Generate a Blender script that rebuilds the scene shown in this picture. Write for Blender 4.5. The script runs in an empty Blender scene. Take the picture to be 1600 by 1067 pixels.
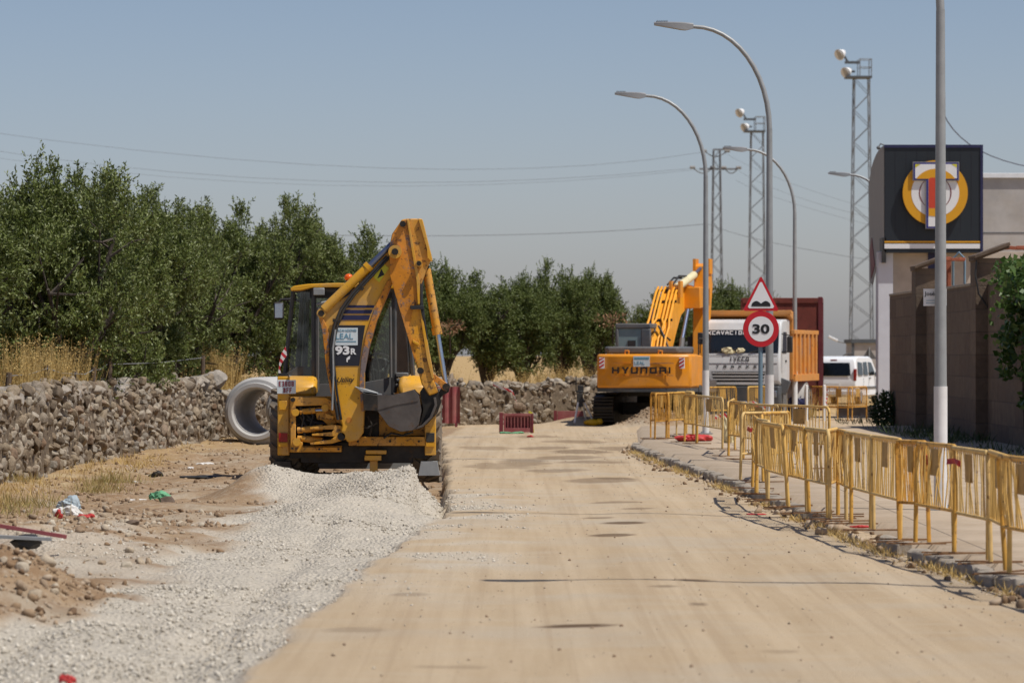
import bpy, bmesh, math, random
import numpy as np
from mathutils import Vector, Matrix, Euler

# ------------------------------------------------------------------ camera, sky, sun, exposure
S = bpy.context.scene
C = S.collection
H, HY, F = 1.95, 552.0, 6000.0          # eye height (m), horizon row, focal length (px of the 1600 px photo)
cd = bpy.data.cameras.new('camera'); cam = bpy.data.objects.new('camera', cd); C.objects.link(cam)
cd.sensor_width = 36; cd.lens = 135; cd.clip_start = .5; cd.clip_end = 6000
cam.location = (0, 0, H); cam.rotation_euler = (math.pi/2 + (HY-533.5)/F, 0, 0)
cd.dof.use_dof = True; cd.dof.focus_distance = 54; cd.dof.aperture_fstop = 4.0
S.camera = cam
TO_SUN = Vector((.47, -.27, 1)).normalized()
EL = math.asin(TO_SUN.z); AZ = math.atan2(TO_SUN.x, TO_SUN.y)
W = bpy.data.worlds.new('World'); S.world = W; W.use_nodes = True
wn = W.node_tree.nodes; wl = W.node_tree.links
sky = wn.new('ShaderNodeTexSky'); sky.sky_type = 'NISHITA'; sky.sun_disc = False
sky.sun_elevation = EL; sky.sun_rotation = AZ; sky.altitude = 300; sky.air_density = 1.0; sky.dust_density = 1.2; sky.ozone_density = 2.0
tint = wn.new('ShaderNodeMix'); tint.data_type = 'RGBA'; tint.blend_type = 'MULTIPLY'; tint.inputs[0].default_value = 1; tint.inputs[7].default_value = (1.03, 1.04, 1.24, 1)   # hazy summer air, less green than the clear model
tcw = wn.new('ShaderNodeTexCoord'); sxw = wn.new('ShaderNodeSeparateXYZ'); wl.new(tcw.outputs['Generated'], sxw.inputs[0])
mrw = wn.new('ShaderNodeMapRange'); mrw.inputs[1].default_value = 0; mrw.inputs[2].default_value = .13; wl.new(sxw.outputs[2], mrw.inputs[0])
hz = wn.new('ShaderNodeMix'); hz.data_type = 'RGBA'; hz.inputs[6].default_value = (1.36, 1.33, 1.60, 1); hz.inputs[7].default_value = (1.03, 1.02, 1.14, 1); wl.new(mrw.outputs[0], hz.inputs[0]); wl.new(hz.outputs[2], tint.inputs[7])   # pale summer haze low down
wl.new(sky.outputs[0], tint.inputs[6]); wl.new(tint.outputs[2], wn['Background'].inputs[0]); wn['Background'].inputs[1].default_value = .068
sd = bpy.data.lights.new('sun', 'SUN'); sd.energy = 4.3; sd.angle = math.radians(.53); sd.color = (1, .955, .88)
sun = bpy.data.objects.new('sun', sd); C.objects.link(sun); sun.location = (20, -10, 60)
sun.rotation_euler = TO_SUN.to_track_quat('Z', 'Y').to_euler()
S.view_settings.view_transform = 'Standard'; S.view_settings.look = 'None'
S.view_settings.exposure = .07; S.view_settings.gamma = 1
S.cycles.max_bounces = 8; S.cycles.transparent_max_bounces = 16; S.cycles.use_denoising = True

random.seed(4); R = np.random.default_rng(7)

# ------------------------------------------------------------------ helpers
def P(px, py, Y): return Vector(((px-800)/F*Y, Y, H+(HY-py)/F*Y))
def X_(px, Y): return (px-800)/F*Y
def Z_(py, Y): return H+(HY-py)/F*Y

def sm(a, b, t):
    a = np.asarray(a, float); b = np.asarray(b, float)
    t = np.clip((t-a)/(b-a), 0, 1); return t*t*(3-2*t)
_h = np.random.default_rng(3).random((256, 256))
def vn(x, y, f=1.0, s=0):
    x = np.asarray(x, float)*f+s*17.3; y = np.asarray(y, float)*f+s*9.1
    i = np.floor(x).astype(int); j = np.floor(y).astype(int); u = x-i; v = y-j
    u = u*u*(3-2*u); v = v*v*(3-2*v)
    a = _h[i % 256, j % 256]; b = _h[(i+1) % 256, j % 256]; c = _h[i % 256, (j+1) % 256]; d = _h[(i+1) % 256, (j+1) % 256]
    return (a*(1-u)+b*u)*(1-v)+(c*(1-u)+d*u)*v-.5
def fb(x, y, f=1.0, s=0, o=4): return sum(vn(x, y, f*2**k, s+k)/2**k for k in range(o))

class Nodes:
    def __init__(s, name):
        s.m = bpy.data.materials.new(name); s.m.use_nodes = True
        s.t = s.m.node_tree; s.b = s.t.nodes['Principled BSDF']
        s.tc = s.n('ShaderNodeTexCoord')
    def n(s, t, **k):
        o = s.t.nodes.new(t)
        for a, v in k.items(): setattr(o, a, v)
        return o
    def l(s, a, b): s.t.links.new(a, b)
    def noise(s, scale, detail=4, rough=.6, vec=None):
        o = s.n('ShaderNodeTexNoise'); o.inputs['Scale'].default_value = scale; o.inputs['Detail'].default_value = detail
        o.inputs['Roughness'].default_value = rough; s.l(vec or s.tc.outputs['Object'], o.inputs['Vector']); return o.outputs['Fac']
    def ramp(s, fac, a, b):
        o = s.n('ShaderNodeMapRange'); o.inputs[1].default_value = a; o.inputs[2].default_value = b; s.l(fac, o.inputs[0]); return o.outputs[0]
    def mix(s, fac, a, b, mode='MIX'):
        o = s.n('ShaderNodeMix', data_type='RGBA', blend_type=mode)
        for sock, v in ((o.inputs[0], fac), (o.inputs[6], a), (o.inputs[7], b)):
            if isinstance(v, (int, float)): sock.default_value = v
            elif isinstance(v, tuple): sock.default_value = (*v, 1)
            else: s.l(v, sock)
        return o.outputs[2]
    def mul(s, a, b, op='MULTIPLY'):
        o = s.n('ShaderNodeMath', operation=op)
        for sock, v in ((o.inputs[0], a), (o.inputs[1], b)):
            if isinstance(v, (int, float)): sock.default_value = v
            else: s.l(v, sock)
        return o.outputs[0]
    def scaled(s, v):
        o = s.n('ShaderNodeMapping'); o.inputs['Scale'].default_value = v; s.l(s.tc.outputs['Object'], o.inputs[0]); return o.outputs[0]
    def bump(s, fac, strength, dist=.02):
        o = s.n('ShaderNodeBump'); o.inputs['Strength'].default_value = strength; o.inputs['Distance'].default_value = dist
        s.l(fac, o.inputs['Height']); s.l(o.outputs[0], s.b.inputs['Normal'])

def mat(name, col, rough=.6, metal=0, var=.12, scale=3, bump=0, bscale=40, rust=0, rustcol=(.13, .05, .018), rscale=5, dust=0, spec=.4, bd=.01, worn=0):
    N = Nodes(name)
    lo = tuple(c*(1-var) for c in col); hi = tuple(min(1, c*(1+var)) for c in col)
    c = N.mix(N.ramp(N.noise(scale, 6, .65), .3, .7), lo, hi)
    if dust: c = N.mix(N.mul(N.ramp(N.noise(1.6, 5, .7), .42, .75), dust), c, (.36, .28, .19))
    r = None
    if worn:
        c = N.mix(N.mul(N.ramp(N.mul(N.noise(3.2, 7, .75), N.mul(N.noise(.9, 2, .5), .8), 'ADD'), .93, .98), .85), c, (.13, .13, .15))
    if rust:
        f = N.ramp(N.noise(rscale, 8, .72), .66-rust*.3, .72-rust*.22)
        c = N.mix(f, c, rustcol); r = N.mul(f, .35)
    N.l(c, N.b.inputs['Base Color'])
    if r is not None:
        a = N.mul(r, rough, 'ADD'); N.l(a, N.b.inputs['Roughness'])
    else: N.b.inputs['Roughness'].default_value = rough
    N.b.inputs['Metallic'].default_value = metal; N.b.inputs['Specular IOR Level'].default_value = spec
    if bump: N.bump(N.noise(bscale, 5, .7), bump, bd)
    return N.m

def island_mat(name, cols, rough=.8, bump=0, bscale=30, bd=.02, trans=0, fine=0.25, big=0):
    N = Nodes(name); g = N.n('ShaderNodeNewGeometry'); cr = N.n('ShaderNodeValToRGB'); cr.color_ramp.interpolation = 'LINEAR'
    e = cr.color_ramp.elements
    while len(e) < len(cols): e.new(.5)
    for k, c in enumerate(cols): e[k].position = k/(len(cols)-1); e[k].color = (*c, 1)
    N.l(g.outputs['Random Per Island'], cr.inputs[0]); c = cr.outputs[0]
    if fine: c = N.mix(fine, c, N.ramp(N.noise(18, 5, .7), .25, .8), 'OVERLAY')
    if big: c = N.mix(N.mul(N.ramp(N.noise(.6, 3, .5), .45, .7), big), c, (.42, .36, .28))
    N.l(c, N.b.inputs['Base Color']); N.b.inputs['Roughness'].default_value = rough; N.b.inputs['Specular IOR Level'].default_value = .35
    if bump: N.bump(N.noise(bscale, 6, .7), bump, bd)
    if trans:
        t = N.n('ShaderNodeBsdfTranslucent'); N.l(c, t.inputs[0]); mx = N.n('ShaderNodeMixShader'); mx.inputs[0].default_value = trans
        N.l(N.b.outputs[0], mx.inputs[1]); N.l(t.outputs[0], mx.inputs[2]); N.l(mx.outputs[0], N.t.nodes['Material Output'].inputs[0])
    return N.m

def glass(name, tint=(.5, .55, .53), refl=.1):
    N = Nodes(name); tr = N.n('ShaderNodeBsdfTransparent'); tr.inputs[0].default_value = (*tint, 1)
    gl = N.n('ShaderNodeBsdfGlossy'); gl.inputs['Roughness'].default_value = .06
    fr = N.n('ShaderNodeFresnel'); fr.inputs[0].default_value = 1.5; f = N.mul(fr.outputs[0], refl, 'ADD')
    mx = N.n('ShaderNodeMixShader'); N.l(f, mx.inputs[0]); N.l(tr.outputs[0], mx.inputs[1]); N.l(gl.outputs[0], mx.inputs[2])
    N.l(mx.outputs[0], N.t.nodes['Material Output'].inputs[0]); return N.m

ROOTS = {}
def finish(me, name, m, parent=None, smooth=None, bev=0):
    o = bpy.data.objects.new(name, me); C.objects.link(o)
    if m: me.materials.append(m)
    if parent is not None: o.parent = parent
    if smooth is not None:
        me.polygons.foreach_set('use_smooth', [True]*len(me.polygons)); me.set_sharp_from_angle(angle=math.radians(smooth))
    if bev:
        b = o.modifiers.new('bevel', 'BEVEL'); b.width = bev; b.segments = 2; b.limit_method = 'ANGLE'; b.angle_limit = math.radians(35)
    return o

class MB:
    def __init__(s): s.bm = bmesh.new()
    def box(s, x0, x1, y0, y1, z0, z1, M=None):
        v = [s.bm.verts.new(Vector(p) if M is None else M @ Vector(p)) for p in
             ((x0, y0, z0), (x1, y0, z0), (x1, y1, z0), (x0, y1, z0), (x0, y0, z1), (x1, y0, z1), (x1, y1, z1), (x0, y1, z1))]
        for f in ((3, 2, 1, 0), (4, 5, 6, 7), (0, 1, 5, 4), (1, 2, 6, 5), (2, 3, 7, 6), (3, 0, 4, 7)): s.bm.faces.new([v[i] for i in f])
        return s
    def obox(s, c, size, rot=(0, 0, 0)):
        M = Matrix.Translation(c) @ Euler(rot).to_matrix().to_4x4(); a, b, d = (k/2 for k in size)
        return s.box(-a, a, -b, b, -d, d, M)
    def prism(s, pts, plane, a, b, inset=0):
        def mk(p, t): return {'xz': (p[0], t, p[1]), 'yz': (t, p[0], p[1]), 'xy': (p[0], p[1], t)}[plane]
        A = [s.bm.verts.new(mk(p, a)) for p in pts]; B = [s.bm.verts.new(mk(p, b)) for p in pts]; n = len(pts)
        fs = [s.bm.faces.new(A), s.bm.faces.new(B[::-1])]
        for i in range(n): fs.append(s.bm.faces.new((A[(i+1) % n], A[i], B[i], B[(i+1) % n])))
        bmesh.ops.recalc_face_normals(s.bm, faces=fs)
        return s
    def ppx(s, pts, Y, y0, y1): return s.prism([(X_(a, Y), Z_(b, Y)) for a, b in pts], 'xz', y0, y1)
    def tube(s, pts, r, n=8, closed=False, r1=None):
        pts = [Vector(p) for p in pts]; rings = []; N = len(pts); up = None
        for i, p in enumerate(pts):
            d = (pts[min(i+1, N-1)]-pts[max(i-1, 0)]).normalized()
            if up is None: up = d.orthogonal().normalized()
            else: up = (up-d*up.dot(d)).normalized()
            q = d.cross(up); rr = r if r1 is None else r+(r1-r)*i/(N-1)
            rings.append([s.bm.verts.new(p+(up*math.cos(t)+q*math.sin(t))*rr) for t in (2*math.pi*k/n for k in range(n))])
        for a, b in zip(rings, rings[1:]):
            for k in range(n): s.bm.faces.new((a[k], a[(k+1) % n], b[(k+1) % n], b[k]))
        s.bm.faces.new(rings[0][::-1]); s.bm.faces.new(rings[-1]); return s
    def cyl(s, a, b, r, n=16, r1=None): return s.tube((a, b), r, n, r1=r1)
    def ring(s, c, axis, prof, n=40):
        """lathe a closed profile [(radius, offset along axis)]"""
        axis = Vector(axis).normalized(); u = axis.orthogonal().normalized(); w = axis.cross(u); c = Vector(c); L = []
        for k in range(n):
            t = 2*math.pi*k/n; d = u*math.cos(t)+w*math.sin(t); L.append([s.bm.verts.new(c+d*r+axis*o) for r, o in prof])
        m = len(prof); fs = []
        for k in range(n):
            a, b = L[k], L[(k+1) % n]
            for i in range(m): fs.append(s.bm.faces.new((a[i], a[(i+1) % m], b[(i+1) % m], b[i])))
        bmesh.ops.recalc_face_normals(s.bm, faces=fs); return s
    def ball(s, c, r, sub=2, sc=(1, 1, 1), jit=0):
        M = Matrix.Translation(c) @ Matrix.Diagonal((*sc, 1))
        v = bmesh.ops.create_icosphere(s.bm, subdivisions=sub, radius=r, matrix=M)['verts']
        if jit:
            for q in v: q.co += Vector((random.uniform(-jit, jit), random.uniform(-jit, jit), random.uniform(-jit, jit)))
        return s
    def build(s, name, m, parent=None, smooth=38, bev=0, world=False):
        if world and parent is not None:
            r = parent
            while r.parent: r = r.parent
            s.bm.transform(Matrix.Translation(-r.location))
        me = bpy.data.meshes.new(name); s.bm.to_mesh(me); s.bm.free()
        return finish(me, name, m, parent, smooth, bev)

def empty(name, loc, rz=0):
    o = bpy.data.objects.new(name, None); C.objects.link(o); o.location = loc; o.rotation_euler = (0, 0, rz); o.empty_display_size = .2; return o
def tag(o, label=None, cat=None, group=None, kind=None):
    for k, v in (('label', label), ('category', cat), ('group', group), ('kind', kind)):
        if v: o[k] = v
    return o
def copy_tree(o, parent=None):
    c = o.copy(); C.objects.link(c)
    if parent is not None: c.parent = parent
    for ch in [q for q in bpy.data.objects if q.parent == o]: copy_tree(ch, c)
    return c

def text(name, body, m, parent, c, ux, uz, w, h, bold=0, thick=.004, world=False, shear=0, spacing=1.0):
    cu = bpy.data.curves.new('t', 'FONT'); cu.body = body; cu.align_x = 'CENTER'; cu.offset = bold; cu.shear = shear; cu.space_character = spacing
    cu.resolution_u = 3; cu.extrude = .001; t = bpy.data.objects.new('t', cu); C.objects.link(t)
    me = bpy.data.meshes.new_from_object(t); bpy.data.objects.remove(t)
    co = np.empty(len(me.vertices)*3); me.vertices.foreach_get('co', co); co = co.reshape(-1, 3)
    mn, mx = co.min(0), co.max(0); q = (co-(mn+mx)/2)/np.maximum(mx-mn, 1e-6)
    ux = np.array(Vector(ux).normalized()); uz = np.array(Vector(uz).normalized()); nn = np.cross(ux, uz)
    c = np.array(c, float)
    if world:
        r = parent
        while r.parent: r = r.parent
        c = c-np.array(r.location)
    out = c+np.outer(q[:, 0]*w, ux)+np.outer(q[:, 1]*h, uz)+np.outer(q[:, 2]*thick, nn)
    me.vertices.foreach_set('co', out.ravel()); me.name = name; me.materials.clear()
    return finish(me, name, m, parent)

GLY = {'A': [(0, 0, 0, .7), (0, .7, .5, 1), (.5, 1, 1, .7), (1, .7, 1, 0), (0, .4, 1, .4)], 'B': [(0, 0, 0, 1), (0, 1, .9, .9), (.9, .9, .9, .6), (0, .52, 1, .45), (1, .45, 1, .1), (1, .05, 0, 0)], 'C': [(1, 1, 0, 1), (0, 1, 0, 0), (0, 0, 1, 0)], 'D': [(0, 0, 0, 1), (0, 1, .7, 1), (.7, 1, 1, .7), (1, .7, 1, .3), (1, .3, .7, 0), (.7, 0, 0, 0)],
 'E': [(0, 0, 0, 1), (0, 1, 1, 1), (0, .5, .8, .5), (0, 0, 1, 0)], 'F': [(0, 0, 0, 1), (0, 1, 1, 1), (0, .5, .8, .5)], 'I': [(.5, 0, .5, 1)], 'K': [(0, 0, 0, 1), (0, .45, 1, 1), (.3, .6, 1, 0)], 'L': [(0, 1, 0, 0), (0, 0, 1, 0)], 'N': [(0, 0, 0, 1), (0, 1, 1, 0), (1, 0, 1, 1)], 'O': [(0, 0, 0, 1), (0, 1, 1, 1), (1, 1, 1, 0), (1, 0, 0, 0)],
 'R': [(0, 0, 0, 1), (0, 1, 1, 1), (1, 1, 1, .55), (1, .5, 0, .5), (.4, .5, 1, 0)], 'S': [(1, 1, 0, 1), (0, 1, 0, .5), (0, .5, 1, .5), (1, .5, 1, 0), (1, 0, 0, 0)], 'T': [(0, 1, 1, 1), (.5, 1, .5, 0)], 'V': [(0, 1, .5, 0), (.5, 0, 1, 1)], 'X': [(0, 0, 1, 1), (0, 1, 1, 0)], '0': [(0, 0, 0, 1), (0, 1, 1, 1), (1, 1, 1, 0), (1, 0, 0, 0)], '3': [(0, 1, 1, 1), (1, 1, 1, 0), (.2, .5, 1, .5), (0, 0, 1, 0)], '8': [(0, 0, 0, 1), (0, 1, 1, 1), (1, 1, 1, 0), (1, 0, 0, 0), (0, .5, 1, .5)]}
def block_text(name, body, m, parent, c, ux, uz, w, h, st=.018, world=False, gap=.35):
    ux = Vector(ux).normalized(); uz = Vector(uz).normalized(); nn = ux.cross(uz); c = Vector(c); n = len(body); cw_ = w/(n+gap*(n-1)); b = MB()
    for k, ch in enumerate(body):
        if ch == ' ': continue
        x0 = -w/2+k*cw_*(1+gap)
        for q, (a, bb_, e, f) in enumerate(GLY[ch]):
            i0, i1 = st/2, cw_-st/2; A = Vector((x0+i0+a*(i1-i0), -h/2+st/2+bb_*(h-st))); B = Vector((x0+i0+e*(i1-i0), -h/2+st/2+f*(h-st))); d = (B-A).normalized()*st/2; o = Vector((-d.y, d.x)); dep = .001*q*.2
            b.bm.faces.new([b.bm.verts.new(c+ux*p.x+uz*p.y+nn*dep) for p in (A-d-o, B+d-o, B+d+o, A-d+o)])
    return b.build(name, m, parent, None, 0, world)
def np_mesh(name, V, faces_idx, k, m, parent=None, smooth=None):
    """V (n,3), faces_idx (f,k)"""
    me = bpy.data.meshes.new(name); f = len(faces_idx)
    me.vertices.add(len(V)); me.vertices.foreach_set('co', np.ascontiguousarray(V, np.float32).ravel())
    me.loops.add(f*k); me.loops.foreach_set('vertex_index', np.ascontiguousarray(faces_idx, np.int32).ravel())
    me.polygons.add(f); me.polygons.foreach_set('loop_start', np.arange(f, dtype=np.int32)*k)
    me.update(calc_edges=True); me.validate()
    return finish(me, name, m, parent, smooth)

def rotm(n, rng, tilt=3.14):
    a = rng.uniform(0, 6.283, n); b = rng.uniform(-tilt, tilt, n); g = rng.uniform(-tilt, tilt, n)
    ca, sa, cb, sb, cg, sg = np.cos(a), np.sin(a), np.cos(b), np.sin(b), np.cos(g), np.sin(g)
    M = np.empty((n, 3, 3)); M[:, 0] = np.stack([ca*cb, ca*sb*sg-sa*cg, ca*sb*cg+sa*sg], 1)
    M[:, 1] = np.stack([sa*cb, sa*sb*sg+ca*cg, sa*sb*cg-ca*sg], 1); M[:, 2] = np.stack([-sb, cb*sg, cb*cg], 1); return M
def rock_variants(sub, n, jit, p=3.5, seed=1):
    rng = np.random.default_rng(seed); bm = bmesh.new(); bmesh.ops.create_icosphere(bm, subdivisions=sub, radius=1)
    V = np.array([v.co[:] for v in bm.verts]); Fc = np.array([[v.index for v in f.verts] for f in bm.faces]); bm.free(); out = []
    for _ in range(n):
        q = V.copy()*1.12
        for _k in range(11):
            nn_ = rng.normal(size=3); nn_ /= np.linalg.norm(nn_); dd_ = q@nn_; lim = rng.uniform(.55, .92); q = q-np.maximum(dd_-lim, 0)[:, None]*nn_
        q = q*(1+rng.uniform(-jit, jit, (len(V), 1))*.35); out.append(q)
    return out, Fc
def rocks(name, pos, scl, m, rng, var, tilt=3.14, parent=None, smooth=None):
    vs, Fc = var; n = len(pos); nv = len(vs[0]); pick = rng.integers(0, len(vs), n); base = np.stack(vs)[pick]
    if scl.ndim == 1: scl = scl[:, None]*rng.uniform(.65, 1.2, (n, 3))
    V = np.einsum('nij,nvj->nvi', rotm(n, rng, tilt), base*scl[:, None, :])+pos[:, None, :]
    Fi = Fc[None]+(np.arange(n)*nv)[:, None, None]
    return np_mesh(name, V.reshape(-1, 3), Fi.reshape(-1, 3), 3, m, parent, smooth)

def leaf_quads(pos, d, ln, wd, rng):
    n = len(pos); d = d/np.linalg.norm(d, axis=1)[:, None]; r = rng.normal(size=(n, 3)); s = np.cross(d, r); s /= np.linalg.norm(s, axis=1)[:, None]+1e-9
    ln = np.broadcast_to(ln, n)[:, None]; wd = np.broadcast_to(wd, n)[:, None]
    return np.stack([pos, pos+d*ln*.45+s*wd*.5, pos+d*ln, pos+d*ln*.45-s*wd*.5], 1).reshape(-1, 3)
def quad_obj(name, V, m, parent=None): return np_mesh(name, V, np.arange(len(V)).reshape(-1, 4), 4, m, parent)

# ------------------------------------------------------------------ materials
M = {}
M['yellow'] = mat('machine_yellow', (.66, .33, .014), .4, var=.12, scale=2, rust=.22, rscale=16, dust=.6, bump=.06, bscale=9)
M['yellow_worn'] = mat('worn_yellow', (.62, .28, .012), .5, var=.22, scale=3, rust=.42, rscale=13, rustcol=(.11, .06, .03), dust=.5)
M['rusty_arm'] = mat('rusty_orange', (.54, .20, .01), .5, var=.28, scale=2.5, rust=.38, rscale=12, rustcol=(.09, .045, .03), worn=1, dust=.3)
M['orange'] = mat('excavator_orange', (.77, .285, .008), .42, var=.12, scale=1.5, rust=.12, rscale=10, dust=.35)
M['orange_pipe'] = mat('excavator_pipe', (.80, .34, .02), .45, var=.1)
M['tipper'] = mat('tipper_orange', (.60, .25, .05), .6, var=.12, rust=.15, dust=.4)
M['black'] = mat('black_plastic', (.02, .021, .023), .55, var=.3, dust=.12)
M['greasy'] = mat('greasy_steel', (.028, .024, .02), .5, .3, var=.5, scale=6, rust=.35, rustcol=(.09, .055, .03))
M['cabgrey'] = mat('cab_dark_grey', (.06, .066, .072), .5, var=.15, dust=.2)
M['cover'] = mat('cover_grey', (.10, .105, .11), .6, var=.12, dust=.25)
M['bucket'] = mat('bucket_steel', (.10, .085, .075), .5, .3, var=.3, scale=4, rust=.3, rustcol=(.12, .075, .05), bump=.3, bscale=25)
M['chrome'] = mat('chrome_rod', (.45, .5, .58), .22, .9, var=.05)
M['rodblue'] = mat('blue_rod', (.16, .19, .28), .3, .7, var=.1)
M['tyre'] = mat('dusty_tyre', (.10, .085, .07), .9, var=.35, scale=4, dust=.95)
M['steel'] = mat('galvanised', (.30, .31, .31), .5, .25, var=.1, scale=6)
M['alu'] = mat('grey_lamp', (.27, .275, .28), .55, .2, var=.1)
M['white'] = mat('white_paint', (.74, .74, .73), .5, var=.07, scale=4, dust=.15)
M['polewhite'] = mat('pole_white', (.70, .69, .68), .6, var=.08, scale=5, dust=.25)
M['truckwhite'] = mat('truck_white', (.56, .57, .57), .4, var=.06, dust=.35)
M['vanwhite'] = mat('van_white', (.80, .81, .82), .3, var=.03)
M['dkglass'] = mat('dark_glass', (.012, .015, .018), .08, var=.1, spec=.6)
M['glass'] = glass('cab_glass', (.78, .83, .80), .04)
M['cabpane'] = mat('reflection_toned_pane', (.22, .30, .31), .12, var=.12, scale=2, spec=.7)  # opaque pale teal: the rear glass's reflection is painted into the colour
M['clear'] = glass('clear_glass', (.6, .7, .7), .12)
M['red'] = mat('sign_red', (.50, .012, .022), .4, var=.06)
M['signwhite'] = mat('sign_white', (.74, .74, .74), .4, var=.03)
M['signblack'] = mat('sign_black', (.012, .012, .014), .5, var=.05)
M['signpost'] = mat('blue_grey_post', (.17, .25, .31), .5, .2, var=.1)
M['lightred'] = mat('lamp_red', (.28, .01, .008), .2, var=.1)
M['amber'] = mat('lamp_amber', (.75, .12, .01), .25, var=.1)
M['navy'] = mat('navy_decal', (.018, .02, .07), .5, var=.2, rust=.1, rustcol=(.4, .2, .02))
M['decal'] = mat('dark_decal', (.016, .017, .026), .55, var=.2)
M['sticker'] = mat('sticker_pale', (.60, .66, .68), .5, var=.05)
M['stickerblue'] = mat('sticker_blue', (.10, .26, .36), .5)
M['platetxt'] = mat('plate_red', (.25, .03, .04), .5)
M['barrier'] = mat('barrier_yellow', (.66, .41, .115), .55, var=.2, scale=5, rust=.2, rscale=11, rustcol=(.14, .06, .025))
M['barplate'] = mat('barrier_plate', (.42, .24, .06), .6, var=.25, scale=7, rust=.2)
M['barrust'] = mat('barrier_rusty', (.52, .26, .04), .7, var=.3, scale=6, rust=.42, rscale=7)
M['foot'] = mat('rusty_foot', (.24, .13, .06), .85, var=.3, scale=8, rust=.4)
M['maroon'] = mat('maroon_panel', (.27, .065, .07), .65, var=.18, dust=.45)
M['maroondk'] = mat('maroon_edge', (.16, .022, .03), .6, var=.2, dust=.15)
M['trailer'] = mat('trailer_red', (.20, .045, .03), .7, var=.25, scale=1, rust=.35, rustcol=(.09, .04, .03))
M['concrete'] = mat('pipe_concrete', (.43, .42, .40), .85, var=.12, scale=3, bump=.15, bscale=50)
M['lattice'] = mat('mast_grey', (.20, .215, .23), .6, .2, var=.1)
M['cable'] = mat('wire_grey', (.17, .18, .20), .7)
M['wood'] = mat('old_wood', (.12, .085, .06), .9, var=.3, scale=8)
M['signboard'] = mat('sign_cladding', (.016, .021, .027), .42, var=.06)
M['sidepanel'] = mat('curved_cladding', (.25, .24, .225), .6, var=.06)
M['logo_orange'] = mat('logo_orange', (.64, .31, .012), .5, var=.03)
M['logo_blue'] = mat('logo_blue', (.03, .035, .20), .5)
M['logo_red'] = mat('logo_red', (.52, .055, .025), .5)
M['logo_yellow'] = mat('logo_yellow', (.6, .55, .03), .5)
M['render'] = mat('wall_render', (.45, .38, .31), .9, var=.16, scale=1.5, bump=.15, dust=.3)
M['greywall'] = mat('grey_render', (.42, .39, .36), .9, var=.14, scale=1.4, bump=.1, dust=.35)
M['whitecol'] = mat('white_column', (.55, .56, .60), .7, var=.05)
M['dkroof'] = mat('dark_roof', (.09, .10, .11), .7)
M['brickred'] = mat('red_brick', (.32, .10, .055), .9, var=.25, scale=14, bump=.2)
M['plastred'] = mat('red_plastic', (.46, .04, .035), .5, var=.2, scale=8)
M['plastwhite'] = mat('white_bag', (.66, .64, .60), .6, var=.1, scale=8)
M['plastblue'] = mat('pale_blue_bag', (.33, .39, .42), .6, var=.12, scale=8)
M['plastgreen'] = mat('green_bag', (.12, .33, .17), .6, var=.2, scale=8)
M['tripodyellow'] = mat('tripod_yellow', (.70, .40, .01), .5)
M['skirt'] = mat('bag_cream', (.62, .55, .34), .8, var=.15, scale=6)
M['bark'] = mat('bark', (.075, .06, .048), .95, var=.35, scale=5, bump=.6, bscale=14, bd=.03)
M['olive'] = island_mat('olive_leaf', [(.062, .086, .015), (.112, .142, .028), (.165, .20, .05), (.26, .285, .13)], .5, trans=.2, fine=0)
M['olive_far'] = island_mat('olive_leaf_green', [(.055, .08, .015), (.10, .132, .026), (.145, .178, .043), (.21, .24, .09)], .55, trans=.2, fine=0)
M['vine'] = island_mat('vine_leaf', [(.035, .075, .014), (.07, .13, .03), (.13, .20, .05)], .45, trans=.35, fine=0)
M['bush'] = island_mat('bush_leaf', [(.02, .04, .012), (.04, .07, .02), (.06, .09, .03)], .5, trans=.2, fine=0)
M['deadleaf'] = island_mat('dry_leaf', [(.22, .12, .06), (.34, .19, .10), (.42, .27, .16)], .8, trans=.2, fine=0)
M['straw'] = island_mat('dry_grass', [(.40, .26, .08), (.56, .39, .14), (.66, .50, .22)], .8, trans=.3, fine=0)
M['weed'] = island_mat('olive_weed', [(.36, .25, .10), (.42, .32, .13), (.27, .25, .075)], .8, trans=.3, fine=0)
M['stone'] = island_mat('rubble_stone', [(.10, .072, .047), (.19, .14, .09), (.28, .22, .15), (.21, .18, .145), (.36, .31, .24), (.17, .105, .062)], .9, bump=.7, bscale=26, bd=.03, fine=.5, big=.2)
M['boulder'] = mat('grey_boulder', (.30, .265, .225), .9, var=.3, scale=6, bump=.6, bscale=12, bd=.04)
M['capping'] = island_mat('capping_stone', [(.15, .115, .08), (.26, .215, .165), (.33, .29, .24), (.22, .17, .12)], .92, bump=.7, bscale=20, bd=.03, fine=.45, big=.25)
M['mortar'] = mat('wall_mortar', (.155, .115, .075), .95, var=.35, scale=5, bump=.8, bscale=14, bd=.05)
M['pebble'] = island_mat('gravel_stone', [(.28, .24, .185), (.46, .41, .33), (.55, .50, .415), (.63, .58, .49)], .9, fine=0)
M['rubble'] = island_mat('pale_rubble', [(.22, .145, .09), (.32, .24, .16), (.42, .345, .25), (.46, .40, .31)], .92, bump=.5, bscale=30, fine=.3)
M['clod'] = island_mat('dirt_clod', [(.14, .085, .048), (.23, .15, .085), (.32, .225, .14), (.40, .32, .235)], .95, fine=.2)

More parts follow.
